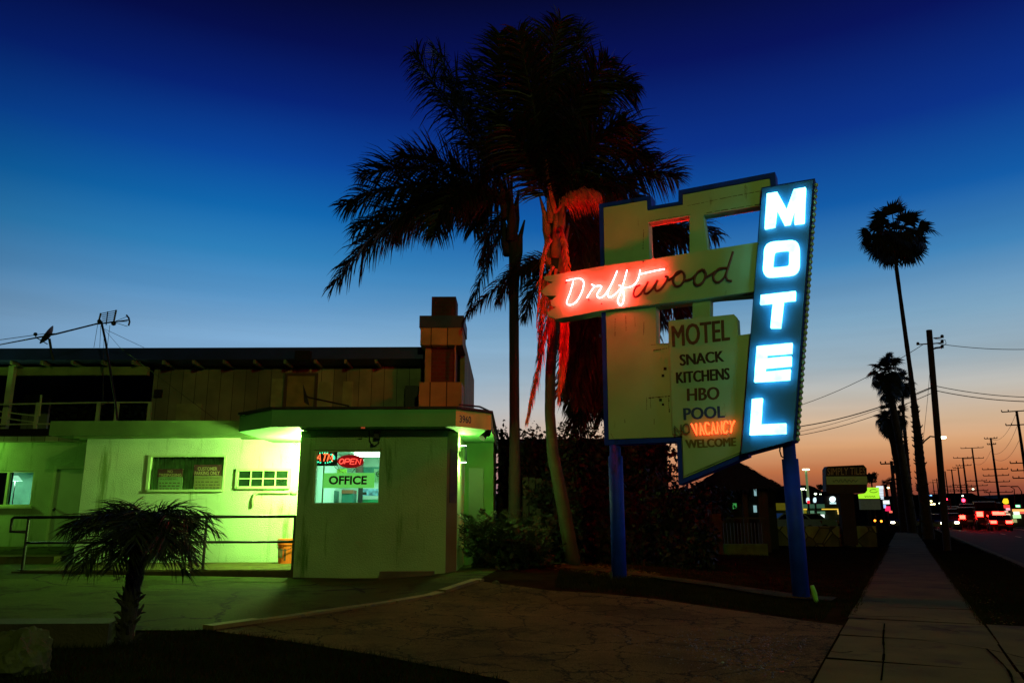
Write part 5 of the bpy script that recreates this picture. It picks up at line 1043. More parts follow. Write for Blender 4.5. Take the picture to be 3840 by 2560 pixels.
k = MB(); k.tube([P(3492, 1330, Yp), P(3478, 1500, Yp - .05), P(3463, 1640, Yp - .1)], .008, 4); k.build('ground_wire', M_wire, up_)
# wires
def wire(label, a, b, sag, r=.012):
    n = 14; pts = [a.lerp(b, i / n) - V((0, 0, sag * 4 * (i / n) * (1 - i / n))) for i in range(n + 1)]
    k = MB(); k.tube(pts, r, 5); tag(k.build('power_line', M_wire), label, 'power line', 'wires carried by the utility pole')
wire('upper wire running right from the insulators of the utility pole', P(3508, 1287, Yp), P(3900, 1308, Yp - 2), .1, .012)
wire('wire sloping down left from the insulators of the utility pole behind the neon sign', P(3462, 1291, Yp), P(2850, 1560, Yp + 5), .35, .012)
wire('thicker low wire running left from the middle of the utility pole', P(3492, 1452, Yp), P(2850, 1612, Yp + 8), .35, .022)
wire('thin low wire just below the thicker one left of the utility pole', P(3492, 1456, Yp), P(2850, 1640, Yp + 9), .3, .010)
wire('lowest wire running left from the middle of the utility pole', P(3497, 1472, Yp), P(2850, 1648, Yp + 8), .35, .014)
wire('upper of two close wires running right from the middle of the utility pole', P(3510, 1447, Yp), P(3900, 1490, Yp - 2), .1, .014)
wire('lower of two close wires running right from the middle of the utility pole', P(3514, 1465, Yp), P(3900, 1506, Yp - 2), .1, .016)
def streetlamp(label, base, head, armstart, lit=True, Y=60, e=9, r=.09, hs=.35, lamp_c=(1, .95, .45)):
    t = thing('street_lamp', label, 'street lamp', P(*base, Y)); k = MB()
    a = P(*armstart, Y); k.tube([P(*base, Y), a], [r, r * .7], 8); k.build('pole', M_far, t)
    h = P(*head, Y); mid = P(armstart[0] + (head[0] - armstart[0]) * .45, min(armstart[1], head[1]) - abs(head[0] - armstart[0]) * .12 + 4, Y)
    k = MB(); k.tube([a, mid, h], r * .55, 6); k.build('arm', M_far, t)
    k = MB(); k.box((h.x - hs, h.y - .15, h.z - .06), (h.x + hs, h.y + .15, h.z + .06)); k.build('lamp_head', emis('lamp_lit_%d' % int(e * 10), lamp_c, e) if lit else M_far, t); return t
streetlamp('lit street lamp on a curved arm beside the utility pole', (3452, 1990), (3528, 1640), (3456, 1662), True, 55, 14, .10, .30, (.9, 1, .55))
# low stone wall, shop sign
Yw = gY(3050, 2046); a0, a1 = PX(2850, 2010, Yw), PX(3288, 2010, Yw); zt_ = PZ(3050, 1972, Yw)
ws = MB(); ws.box((a0, Yw, -.1), (a1, Yw + .3, zt_)); tag(ws.build('stone_wall', stones('crazy_stone', (.26, .27, .09), (.04, .045, .02), 2.0)), 'low crazy stone wall behind the thicker blue sign post', 'wall')
k = MB(); k.box((a0 - .2, Yw - .05, -.1), (a0 - .01, Yw + .35, zt_ + .6)); tag(k.build('gate_pillar', M_far), 'dark square pillar at the left end of the stone wall', 'pillar')
Ys = Yw - .7; Z = lambda px, py: P(px, py, Ys)
ss = thing('shop_sign', 'dark shop sign with pale letters SIMPLY TILES on a thick post by the stone wall', 'sign', V((Z(3175, 2000).x, Ys, 0)))
def sbox(q, d0, d1, name, m_): a, b = Z(q[0], q[3]), Z(q[2], q[1]); k = MB(); k.box((a.x, Ys + d0, a.z), (b.x, Ys + d1, b.z)); return k.build(name, m_, ss)
k = MB(); k.prism([[Z(*p) for p in ((3096, 1760), (3103, 1748), (3238, 1742), (3250, 1755), (3252, 1838), (3244, 1848), (3108, 1850), (3098, 1842))]], (0, .35, 0)); k.build('cabinet', mat('sign_dark', (.02, .012, .010), .6), ss)
sbox((3100, 1785, 3250, 1816), -.02, .05, 'panel', mat('sign_panel', (.14, .17, .05), .6, .3, 2, emit=(.14, .2, .04), estr=.10)); sbox((3168, 1850, 3202, 2042), .05, .3, 'post', M_far)  # panel's faint emission stands in for light falling on it
k = MB(); text_on(k, 'SIMPLY TILES', [(3103, 1754), (3245, 1751), (3245, 1778), (3103, 1781)], lambda u, v: Z(u, v) - V((0, .006, 0)), .0); k.build('lettering', mat('tile_letters', (.50, .42, .22), .6, .3, 4), ss)
k = MB(); q_ = [(3122 + i * 5, 1803 + 4 * math.sin(i * 1.9) - 3 * (i % 3 == 0)) for i in range(20)]; k.tube([Z(*p) - V((0, .03, 0)) for p in smoothline(q_, 3)], .010, 4); k.build('script', mat('script_dark', (.03, .03, .02), .7), ss)
# thatched hut with posts and gate
Yhut = 27.0; H = lambda px, py, dy=0: P(px, py, Yhut + dy)
hut = thing('thatched_hut', 'small dark hut with a shaggy thatched roof behind the neon sign', 'hut', H(2740, 2040))
mb = MB(); ap = H(2755, 1722, 1.5); eav = [H(2560, 1850, -.6), H(2935, 1826, -.6), H(2900, 1826, 3.5), H(2560, 1850, 3.5)]
for i in range(4): mb.poly([ap, eav[i], eav[(i + 1) % 4]])
mb.poly(eav)
for i in range(900):
    f = rh.randrange(4); a, b = eav[f], eav[(f + 1) % 4]; u = rh.random(); p = a.lerp(b, u); s = rh.random() ** .6; q = ap.lerp(p, s); d = (p - ap).normalized(); w_ = (b - a).normalized() * .05; q = q + V((0, 0, .02)); mb.poly([q - w_, q + w_, q + d * .4 + V((rh.uniform(-.1, .1), 0, .03))])
mb.build('roof', mat('thatch', (.006, .004, .003), .95, .4, 4), hut, fix=False)
for px in (2608, 2700, 2792, 2850, 2868): k = MB(); a = H(px, 1840, -.2); k.box((a.x - .08, a.y, .0), (a.x + .08, a.y + .14, a.z + .2)); k.build('post', M_far, hut)
k = MB(); a, b = H(2690, 2038, 2.5), H(2905, 1832, 2.5); k.box((a.x, a.y, 0), (b.x, a.y + .1, b.z + .3)); k.build('wall', mat('hut_wall', (.010, .014, .006), .9, .3, 2), hut)
E_hg = emis('hut_green', (.04, .28, .06), .9); E_hw = emis('hut_white', (.5, .9, .95), .45); E_hp = mat('hut_pale', (.12, .20, .10), .8)
for q, m_ in (((2750, 1845, 2763, 1878), E_hp), ((2750, 1886, 2762, 1908), E_hg), ((2830, 1828, 2839, 1858), E_hw), ((2828, 1894, 2837, 1920), E_hw), ((2797, 1835, 2820, 1850), E_hp), ((2810, 1850, 2818, 1872), E_hp)):
    a, b = H(q[0], q[3], 2.4), H(q[2], q[1], 2.4); k = MB(); k.box((a.x, a.y, a.z), (b.x, a.y + .05, b.z)); k.build('window', m_, hut)
k = MB(); Yg = 24.5
for i in range(12): a = P(2712 + i * 13, 1960, Yg); k.box((a.x, Yg, 0), (a.x + .03, Yg + .03, a.z))
a = P(2705, 1945, Yg); b = P(2870, 1945, Yg); k.box((a.x, Yg - .01, a.z), (b.x, Yg + .04, a.z + .05)); tag(k.build('metal_gate', M_black), 'dark barred metal gate before the thatched hut', 'gate')
for q, lb in (((2650, 1925, 2704, 2050), 'short pale green plastered wall piece between the plank fence and the gate'), ((2714, 2038, 2878, 2062), 'low pale green kerb wall under the barred gate')):
    yy = 22.5 if q[0] < 2700 else 23.5; a, b = P(q[0], q[3], yy), P(q[2], q[1], yy); k = MB(); k.box((a.x, yy, a.z - .2), (b.x, yy + .2, b.z)); tag(k.build('low_wall', mat('low_wall', (.05, .11, .02), .9, .4, 5)), lb, 'wall')
mb = MB()
for i in range(14): c = P(rh.uniform(2580, 2730), rh.uniform(1830, 1960), 23 + rh.uniform(-.3, .3)); leafcloud(mb, c, (.4, .4, .4), 80, .14, rh, .1)
tag(mb.build('bush', M_vine, fix=False), 'dark bush hanging over the plank fence under the neon sign', 'bush')

# hills and the dark town behind
def ridge(name, prof, Y, depth, m_):
    top = [P(x, y, Y) for x, y in prof]; k = MB(); k.prism([[V((p.x, Y, p.z)) for p in top] + [V((top[-1].x, Y, -3)), V((top[0].x, Y, -3))]], (0, depth, 0)); return tag(k.build(name, m_), kind='structure')
rg = random.Random(2); prof = []
base_p = [(-900, 1900), (1800, 1850), (2860, 1824), (2960, 1822), (3040, 1819), (3080, 1840), (3180, 1846), (3300, 1862), (3420, 1856), (3560, 1851), (3640, 1849), (3700, 1868), (3752, 1868), (3800, 1856), (3860, 1850), (5200, 1880)]
for (x0, y0), (x1, y1) in zip(base_p, base_p[1:]):
    n_ = max(2, int((x1 - x0) / 7)) if x0 >= 2800 and x1 < 4000 else 4
    for i in range(n_): f = i / n_; prof.append((x0 + (x1 - x0) * f, y0 + (y1 - y0) * f + rg.uniform(-2.5, 1.5)))
prof.append((5200, 1880)); ridge('hills', prof, 520, 80, mat('hill_dark', (.02, .016, .012), .95))
mb = MB()
rt = random.Random(6)
def fartree(label, px, top, w, Y):
    mb = MB(); s_ = w / FPX * Y
    for i in range(16): c = P(px + rt.uniform(-w, w) * .6, top + w * .55 + rt.uniform(-.45, .6) * w, Y); leafcloud(mb, c, (s_ * .5, s_ * .5, s_ * .45), 60, s_ * .28, rt, .1)
    o = thing('tree', label, 'tree', V((P(px, 1950, Y).x, Y, 0))); mb.build('crown', M_vine, o, fix=False); k = MB(); a = P(px, top + w * 1.2, Y); k.tube([V((a.x, Y, 0)), V((a.x, Y, a.z))], s_ * .12, 6); k.build('trunk', M_far, o)
fartree('round dark tree behind the right end of the shop sign', 3268, 1776, 24, 60); fartree('small dark tree on the skyline left of the shop sign', 3076, 1819, 15, 130); fartree('small dark tree against the sunset just right of the tallest fan palm', 3448, 1818, 14, 120)
for px, top, lb in ((3322, 1806, 'tiny far fan palm right of the lime sign'), (3342, 1797, 'tiny far fan palm nearest the transformer pole')):
    Y = 150; t = thing('fan_palm', lb, 'palm tree', V((P(px, 1950, Y).x, Y, 0)), 'distant fan palms'); k = MB(); a = P(px - 2, top + 8, Y); k.tube([V((a.x + .3, Y, 0)), a], .3, 6); k.build('trunk', M_far, t); mb = MB()
    for i in range(26): d = V((rt.gauss(0, 1), rt.gauss(0, 1), rt.gauss(.1, .8))).normalized(); fan(mb, a + d * .4, d, rt, .75, 9)
    mb.build('crown', M_fan, t, fix=False)
# transformer pole and the row of transmission poles
def xpole(label, top, base, Y, r, arms, name='transmission_pole', group='wooden transmission poles receding down the road'):
    b = P(*base, Y); a = P(*top, Y); b = V((a.x, Y, 0)); t = thing(name, label, 'utility pole', b, group); k = MB(); k.tube([b, a], [r * 1.25, r * .8], 8); k.build('pole', M_far, t)
    for z_, w_, in arms:
        c = V((a.x, Y, a.z - z_)); u = V((.86, -.5, 0)) * w_; k = MB(); k.bar(c - u, c + u, r * .55, r * .7)
        for s in (-1, -.55, .55, 1): k.tube([c + u * s, c + u * s + V((0, 0, r * 1.4))], r * .35, 5)
        k.build('crossarm', M_far, t)
    return t
xpole('dark pole with a transformer drum left of the fan palm trunks', (3342, 1728), (3355, 1955), 95, .22, [(.3, 1.2)], 'utility_pole', None)
a = P(3356, 1757, 94.5); k = MB(); k.tube([a - V((0, 0, .55)), a + V((0, 0, .45))], .38, 10); tag(k.build('transformer', M_far), 'drum transformer hung on the pole left of the fan palm trunks', 'transformer')
A6 = [(8.5, 2.2), (10.3, 2.2), (12.1, 2.2), (16.5, 2.1), (18, 2)]
for i, (tx, ty, Y, arms, lb) in enumerate(((3812, 1541, 158, [(0, 2.6), (2.8, 2.2), (10.5, 2.4), (12.0, 2.4), (13.5, 2.3), (17.0, 2.0), (18.6, 2.0)], 'nearest and tallest wooden transmission pole at the right edge'), (3715, 1641, 215, [(.2, 1.5), (1.8, 1.0), (8.6, 3.0), (10.3, 3.0), (12.0, 3.0), (14.8, 3.3), (16.6, 3), (20.5, 2.4)], 'second transmission pole, with a bare single top and many lower crossarms'), (3645, 1679, 265, [(0, 3.3), (3.5, 3), (11, 3), (12.6, 3), (14.2, 3), (18.5, 3)], 'third transmission pole counting from the right edge, with a wide top arm'), (3610, 1716, 310, [(0, 3.2), (3, 2.6), (11.4, 3), (13, 3), (15, 3)], 'fourth transmission pole counting from the right edge, with a wide top arm'),
                                    (3592, 1750, 350, [(.4, 2), (8, 3), (10, 3), (12, 3)], 'fifth transmission pole counting from the right edge'), (3568, 1759, 400, [(.4, 2), (9, 3), (11, 3)], 'sixth transmission pole counting from the right edge'), (3544, 1766, 430, [(8, 3), (10, 3), (12, 3)], 'transmission pole just right of the thick utility pole'), (3512, 1793, 500, [(1, 2.5), (8, 3)], 'far transmission pole just left of the thick utility pole'), (3498, 1803, 540, [(1, 2.5), (8, 3)], 'most distant transmission pole between fan palm and utility pole'))):
    xpole(lb, (tx, ty), (tx, 1950), Y, .30 if Y < 300 else .36, arms)
for i, (a, b) in enumerate((((3812, 1545, 158), (3715, 1645, 215)), ((3822, 1575, 158), (3722, 1700, 215)), ((3822, 1650, 158), (3722, 1715, 215)), ((3715, 1690, 215), (3645, 1730, 265)))):
    wa, wb = P(a[0], a[1], a[2]), P(b[0], b[1], b[2]); n = 12; pts = [wa.lerp(wb, j / n) - V((0, 0, 2.2 * 4 * (j / n) * (1 - j / n))) for j in range(n + 1)]; k = MB(); k.tube(pts, .035, 4)
    tag(k.build('power_line', M_wire), ('top sagging line', 'second sagging line', 'lower sagging line', 'far sagging line')[i] + ' between the transmission poles at the right', 'power line', 'lines between the transmission poles')
streetlamp('unlit curved street lamp right of the second transmission pole', (3810, 1950), (3762, 1822), (3803, 1832), False, 110, 1, .09, .4)
streetlamp('unlit curved street lamp nearest the right edge', (3836, 1950), (3804, 1823), (3831, 1842), False, 95, 1, .09, .35)
streetlamp('unlit curved street lamp below the third and second transmission poles', (3718, 1950), (3668, 1838), (3711, 1850), False, 130, 1, .1, .4)

# the shopping strip on the left of the road
Yst = 75; Q = lambda px, py, dy=0: P(px, py, Yst + dy)
def qbox(name, q, dy0, dy1, m_, parent): a, b = Q(q[0], q[3], dy0), Q(q[2], q[1], dy0); k = MB(); k.box((a.x, a.y, a.z), (b.x, a.y + dy1, b.z)); return k.build(name, m_, parent)
shp = thing('shop_building', 'low lit shop with a yellow light strip behind the parking lot', 'shop', V((Q(3030, 1960).x, Yst, 0)))
qbox('wall', (2870, 1890, 3172, 1962), 0, 8, mat('shop_wall', (.04, .07, .05), .9), shp); qbox('awning', (2990, 1889, 3092, 1904), -1.5, 1.4, mat('awning', (.10, .30, .18), .7, emit=(.08, .22, .13), estr=.35), shp)  # awning is no lamp; faint emission stands in for shop light
E_yel = emis('strip_yellow', (1, .62, .05), 1.0); qbox('light_strip', (2997, 1906, 3026, 1911), -1.6, .3, E_yel, shp); qbox('light_strip', (3086, 1906, 3170, 1910), -1.6, .3, E_yel, shp)
E_sw = emis('shop_white', (.85, 1, .95), 1.6); E_sg = emis('shop_dimgreen', (.15, .35, .2), .6); E_sy = emis('shop_amber', (1, .65, .15), 1.1)
for x0, x1 in ((3047, 3060), (3062, 3075), (3077, 3091)): qbox('window', (x0, 1928, x1, 1947), -.2, .15, E_sw, shp)
for q in ((3033, 1914, 3053, 1926), (3060, 1917, 3078, 1923), (3080, 1916, 3094, 1928), (3003, 1912, 3024, 1940)): qbox('window', q, -.2, .15, E_sg if q[0] > 3010 else emis('shop_olive', (.3, .28, .02), .6), shp)
qbox('window', (3142, 1911, 3152, 1918), -.2, .15, E_sy, shp); qbox('window', (3144, 1919, 3152, 1927), -.2, .15, E_sy, shp); qbox('canopy', (2878, 1885, 2948, 1912), -.5, .45, mat('canopy_olive', (.25, .22, .02), .8, .7, .3, emit=(.25, .22, .01), estr=.25), shp)  # canopy is no lamp; its emission stands in for light on it
tw = thing('pylon_sign', 'white lit disc logo on a dark tower behind the shop', 'sign', V((Q(3125, 1960).x, Yst + 9, 0))); qbox('tower', (3098, 1858, 3160, 1960), 8.5, 2, M_far, tw)
k = MB(); k.prism([[Q(3123 + 11 * math.cos(i * .3307), 1871 + 11 * math.sin(i * .3307), 8.3) for i in range(19)]], (0, .15, 0)); k.build('disc', emis('disc_white', (.8, 1, 1), 1.5), tw); qbox('caption', (3114, 1882, 3135, 1889), 8.3, .15, emis('cap_white', (.6, .9, .9), 1), tw)
for px, m_, lb in ((3031, 'r', 'small red and white lit pole sign above the shop'), (3057, 'w', 'small pale lit pole sign above the shop')):
    t = thing('pole_sign', lb, 'sign', V((Q(px, 1960, -3).x, Yst - 3, 0))); k = MB(); a = Q(px, 1880, -3); k.tube([V((a.x, a.y, 0)), a], .09, 6); k.build('post', M_far, t)
    k = MB(); k.prism([[Q(px + 5 * math.cos(i * .5236), 1874 + 10 * math.sin(i * .5236), -3.1) for i in range(12)]], (0, .2, 0)); k.build('panel', emis('pole_sign_pale', (.65, .9, 1), 1.2), t)
    if m_ == 'r': a, b = Q(3028, 1887, -3.2), Q(3036, 1876, -3.2); k = MB(); k.box((a.x, a.y, a.z), (b.x, a.y + .05, b.z)); k.build('red_band', emis('band_red', (1, .02, .03), 1.2), t)
for px, top, base, lb, Y, hw in ((3022, 1762, 1885, 'tall twin headed parking lot lamp, brightest above the skyline', 90, 6), (3001, 1835, 1890, 'lower parking lot lamp beside the thicker blue sign post', 70, 6)):
    t = thing('lot_lamp', lb, 'street lamp', V((P(px, 1950, Y).x, Y, 0))); a = P(px, top, Y); k = MB(); k.tube([V((a.x, Y, 0)), a], .14, 6); k.build('pole', mat('lit_pole', (.3, .45, .25), .6, emit=(.18, .3, .12), estr=.5), t)  # pole emission stands in for light from its lamp heads
    for s in (-1, 1): h = P(px + s * hw * .7, top - 2, Y); k = MB(); k.box((h.x - .2, Y - .2, h.z - .06), (h.x + .2, Y + .2, h.z + .08)); k.build('lamp_head', emis('lot_head', (.85, 1, .6), 6), t)
for px, py, lb in ((3025, 1836, 'small greenish light under the tall parking lot lamp'), (3058, 1851, 'bright small light on the dark hillside left of the disc logo'), (3077, 1852, 'fainter small light on the dark hillside left of the disc logo'), (3195, 1888, 'small yellow light behind the post of the shop sign'), (3331, 1828, 'yellow street light near the two tiny far fan palms'), (3610, 1858, 'pale light just above the red traffic signal'), (3491, 1857, 'tiny blue light left of the thick utility pole'), (3491, 1878, 'upper of three warm lights between fan palm and utility pole'), (3493, 1890, 'left lower of three warm lights between fan palm and utility pole'), (3503, 1889, 'right lower of three warm lights between fan palm and utility pole'), (3524, 1886, 'small greenish light touching the left side of the utility pole'), (3649, 1833, 'pale light between the third and second transmission poles')):
    Y = 140; c = P(px, py, Y); r_ = .20 if 'bright' in lb or 'yellow' in lb or 'three' in lb else .15; k = MB(); k.ball(c, r_, 8, (1.3, 1, .8)); col = (.15, .4, 1) if 'blue' in lb else (1, .8, .35) if ('warm' in lb or 'yellow' in lb) else (.8, 1, .7)
    tag(k.build('distant_light', emis('far_light_%d' % int(col[0] * 100), col, 5)), lb, 'light', 'small lights in the distance')
# signs between the shop sign and the palms
ls = thing('lime_sign', 'glowing lime green sign with a grey panel beneath right of the shop sign', 'sign', V((P(3265, 1960, 50).x, 50, 0))); LQ = lambda px, py: P(px, py, 50)
k = MB(); k.prism([[LQ(*p) for p in ((3255, 1827), (3296, 1827), (3299, 1868), (3228, 1868), (3225, 1852), (3248, 1849), (3253, 1838))]], (0, .3, 0)); k.build('panel', emis('lime_glow', (.42, .95, .03), 1.0), ls)
k = MB(); q_ = [(3242 + i * 3, 1861 + (3 if i % 2 else -3)) for i in range(14)]; k.tube([LQ(*p) - V((0, .03, 0)) for p in q_], .02, 4); k.tube([LQ(3275 + 14 * math.cos(i * .5), 1840 + 6 * math.sin(i * .5)) - V((0, .03, 0)) for i in range(12)], .018, 4); k.build('lettering', mat('lime_letters', (.08, .2, .02), .7), ls)
a, b = LQ(3230, 1910), LQ(3300, 1872); k = MB(); k.box((a.x, 50, a.z), (b.x, 50.25, b.z)); k.build('grey_panel', mat('grey_panel', (.12, .13, .09), .8, .4, 3, emit=(.1, .12, .07), estr=.16), ls)  # grey panel's faint emission stands in for light on it
k = MB(); k.tube([V((LQ(3262, 1910).x, 50.12, 0)), LQ(3262, 1912) + V((0, .12, 0))], .12, 8); k.build('post', M_far, ls)
wsn = thing('banner_sign', 'tall narrow white lit sign with stacked bars behind the lime sign', 'sign', V((P(3303, 1960, 70).x, 70, 0)))
for i in range(7): x0, x1, y0 = 3290 + i * 2.2 + (0 if i == 0 else 4), 3312 + i * .3, (1821 if i == 0 else 1830 + i * 6.0); a, b = P(x0, y0 + (13 if i == 0 else 4.6), 70), P(x1, y0, 70); k = MB(); k.box((a.x, 70, a.z), (b.x, 70.2, b.z)); k.build('bar', emis('banner_white', (.75, .9, 1), 1.1), wsn)
k = MB(); a = P(3306, 1870, 70.3); k.tube([V((a.x, 70.3, 0)), a], .1, 6); k.build('post', M_far, wsn)
ps = thing('stacked_sign', 'white blue and red lit sign above the left roadside', 'sign', V((P(3325, 1960, 90).x, 90, 0)))
for q, c_, nm in (((3315, 1875, 3335, 1889), (.85, 1, .9), 'white'), ((3313, 1891, 3322, 1904), (.35, .55, 1), 'blue'), ((3323, 1897, 3338, 1915), (1, .02, .12), 'red'), ((3338, 1914, 3346, 1922), (1, .15, .1), 'coral')): a, b = P(q[0], q[3], 90), P(q[2], q[1], 90); k = MB(); k.box((a.x, 90, a.z), (b.x, 90.2, b.z)); k.build('panel', emis('stack_' + nm, c_, 1.2), ps)
k = MB(); a = P(3325, 1890, 90.3); k.tube([V((a.x, 90.3, 0)), a], .1, 6); k.build('post', M_far, ps)
# right side of the road: restaurant sign and building
Yr = 85; RQ = lambda px, py: P(px, py, Yr)
rs2 = thing('pylon_sign', 'yellow lit blob sign over stacked red panels right of the traffic signals', 'sign', V((RQ(3775, 1960).x, Yr, 0)))
k = MB(); k.prism([[RQ(3774 + x, 1878 + y) for x, y in ((-4, -10), (4, -10), (8, -2), (9, 8), (2, 11), (-4, 9), (-9, 3), (-7, -3))]], (0, .3, 0)); k.build('panel', emis('blob_yellow', (1, .62, .02), 1.3), rs2)
for q, m_ in (((3769, 1892, 3786, 1904), emis('pyl_red', (1, .06, .05), 1.3)), ((3776, 1903, 3787, 1912), emis('pyl_pink', (1, .4, .5), 1.3)), ((3772, 1914, 3780, 1920), emis('pyl_peach', (1, .6, .4), 1.0)), ((3776, 1924, 3788, 1932), emis('pyl_peach', (1, .6, .4), 1.0))): a, b = RQ(q[0], q[3]), RQ(q[2], q[1]); k = MB(); k.box((a.x, Yr, a.z), (b.x, Yr + .2, b.z)); k.build('panel', m_, rs2)
k = MB(); a = RQ(3776, 1890); k.tube([V((a.x, Yr + .3, 0)), a + V((0, .3, 0))], .18, 8); k.build('post', M_far, rs2)
rb = thing('shop_building', 'lit shop with an orange roof band at the right edge beyond the road', 'shop', V((RQ(3820, 1960).x, Yr + 3, 0))); RB = lambda px, py: P(px, py, Yr + 3)
for nm, q, d, m_ in (('wall', (3788, 1905, 3960, 1960), 6, mat('shop_wall2', (.05, .03, .02), .9)), ('roof_band', (3790, 1908, 3830, 1917), -.2, emis('band_orange', (1, .45, .12), 1.2)), ('window', (3795, 1917, 3812, 1930), -.2, emis('win_pale', (.8, 1, .75), 1.4)), ('window', (3793, 1929, 3817, 1942), -.2, emis('win_green', (.5, 1, .4), 1.2)), ('window', (3790, 1945, 3802, 1958), -.2, emis('win_dim', (.5, .5, .2), .7)), ('lit_panel', (3818, 1918, 3832, 1925), -.2, emis('pan_red', (1, .15, .1), 1.0))):
    a, b = RB(q[0], q[3]), RB(q[2], q[1]); k = MB(); k.box((a.x, a.y - .3 + min(d, 0), a.z) if d < 0 else (a.x, a.y, 0), (b.x, a.y - .3 if d < 0 else a.y + d, b.z)); k.build(nm, m_, rb)
# traffic signals and green street name signs
E_sig = emis('signal_red', (1, .02, .05), 14)
def signal(label, px, py, Y, r_=.16):
    t = thing('traffic_signal', label, 'traffic light', V((P(px + 12, 1960, Y).x, Y, -.1))); c = P(px, py, Y); b = P(px + 14, py - 3, Y); k = MB(); k.tube([V((b.x, Y, -.1)), V((b.x, Y, b.z)), V((c.x, Y, b.z))], .09, 6); k.build('mast', M_far, t)
    k = MB(); k.box((c.x - .2, Y - .15, c.z - .75), (c.x + .2, Y + .15, c.z + .3)); k.build('housing', M_black, t); k = MB(); k.ball(c - V((0, .17, 0)), r_, 8); k.build('lens', E_sig, t)
signal('brightest red traffic signal hanging over the road', 3610, 1875, 100, .22); signal('dimmer red traffic signal touching the right side of the utility pole', 3547, 1871, 115, .15); signal('red traffic signal low over the cars at the right', 3722, 1910, 105, .19)
for q, lb in (((3641, 1890, 3672, 1900), 'wide glowing green street name sign over the road'), ((3811, 1892, 3825, 1901), 'small glowing green street name sign near the right edge')):
    t = thing('street_sign', lb, 'sign', V((P(q[2] + 6, 1960, 104).x, 104, -.1))); a, b = P(q[0], q[3], 104), P(q[2], q[1], 104); k = MB(); k.box((a.x, 104, a.z), (b.x, 104.1, b.z)); k.build('panel', emis('street_green', (.15, 1, .35), 2.2), t); a2, b2 = P(q[0] + 2.5, q[3] - 2, 103.9), P(q[2] - 2.5, q[1] + 2, 103.9); k = MB(); k.box((a2.x, 103.88, a2.z), (b2.x, 103.98, b2.z)); k.build('face', emis('street_white', (.8, 1, .85), 2), t)
    k = MB(); k.tube([V((b.x + .2, 104.05, -.1)), V((b.x + .2, 104.05, b.z)), V((a.x, 104.05, b.z + .05))], .06, 6); k.build('mast', M_far, t)

# cars
M_car = mat('car_paint', (.025, .022, .022), .25, .1, 1); M_carp = mat('car_pale', (.30, .38, .32), .3, .1, 1); M_cgl = mat('car_glass', (.01, .012, .012), .1); M_tyre = mat('tyre', (.01, .01, .01), .9)
E_tail = emis('tail_red', (1, .010, .006), 55); E_head = emis('head_white', (1, .92, .6), 22)
def car(paint, tail, head):                      # faces +Y when unrotated
    t = thing('car', 'x', 'car', (0, 0, 0))
    prof = [(-2.2, .35), (-2.25, .75), (-2.1, .95), (-1.5, 1.0), (-1.0, 1.42), (.55, 1.44), (1.2, 1.0), (2.0, .88), (2.2, .65), (2.2, .35)]
    k = MB(); k.prism([[V((-.85, y, z)) for y, z in prof]], (1.7, 0, 0)); k.build('body', paint, t)
    for s in (-1, 1):
        for y in (-1.35, 1.35): k = MB(); k.tube([V((s * .68, y, .32)), V((s * .88, y, .32))], .32, 14); k.build('wheel', M_tyre, t)
        k = MB(); k.prism([[V((s * .853, y, z)) for y, z in ((-1.3, 1.03), (-.92, 1.36), (.5, 1.38), (1.0, 1.03))]], (s * .006, 0, 0)); k.build('side_window', M_cgl, t)
        k = MB(); k.box((s * .6 - .24, -2.31, .68), (s * .6 + .24, -2.2, .92)); k.build('tail_light', tail, t)
        k = MB(); k.box((s * .6 - .18, 2.16, .62), (s * .6 + .18, 2.24, .78)); k.build('headlight', head, t)
    k = MB(); k.poly([V((-.72, -1.47, 1.035)), V((.72, -1.47, 1.035)), V((.68, -1.06, 1.385)), V((-.68, -1.06, 1.385))]); k.build('rear_window', M_cgl, t)
    k = MB(); k.box((-.25, -2.27, .5), (.25, -2.235, .62)); k.build('number_plate', mat('plate_blank', (.4, .4, .35), .6), t)
    return t
heading = math.atan2(SD.y, SD.x) - math.pi / 2
M_lens = mat('lens_off', (.2, .03, .02), .3); M_lens2 = mat('lens_clear', (.5, .5, .45), .2)
proto = car(M_car, E_tail, M_lens2); proto2 = car(M_car, M_lens, E_head); proto3 = car(M_carp, M_lens, E_sw)
used = [0, 0, 0]
def putcar(which, px, Y, rot, label, group):
    o = (proto, proto2, proto3)[which]
    if used[which]: o = dup(o)
    used[which] += 1; p = P(px, 1955, Y); o.location = V((p.x, Y, -.14 if which < 2 else 0)); o.rotation_euler = (0, 0, rot); o['label'] = label; o['group'] = group
    if which == 0: o.scale = ((1, 1, 1), (1.05, 1, 1.55), (1, 1, 1.15), (1.1, 1, 1.9))[used[0] % 4]
gq = 'cars queuing with red tail lights'
for px, Y, lb in ((3588, 96, 'leftmost dark car of the queue with lit tail lights'), (3606, 88, 'second dark car from the left of the queue with lit tail lights'), (3640, 92, 'dark car with lit tail lights before the wide green street sign'), (3668, 84, 'dark car with lit tail lights just right of the wide green street sign'), (3655, 112, 'dark car further ahead between two queuing cars near the green sign'), (3624, 118, 'dark car furthest ahead in the queue'), (3724, 84, 'dark car with lit tail lights below the low red signal'), (3745, 74, 'nearest dark car with lit tail lights, left of the yellow blob sign'), (3712, 104, 'dark car ahead in the right lane of the queue'), (3500, 112, 'dark car with lit tail lights between fan palm and utility pole'), (3576, 116, 'far dark car at the left end of the queue'), (3598, 128, 'far dark car behind the second car of the queue'), (3632, 82, 'near dark car in the middle of the queue before the wide green street sign'), (3684, 100, 'dark car between the wide green street sign and the low red signal'), (3700, 78, 'near dark car just left of the low red signal'), (3764, 96, 'dark car just left of the yellow blob sign post'), (3736, 112, 'far dark car between the low red signal and the yellow blob sign'), (3566, 84, 'near dark car at the left end of the queue beside an oncoming car')):
    putcar(0, px, Y, heading, lb, gq)
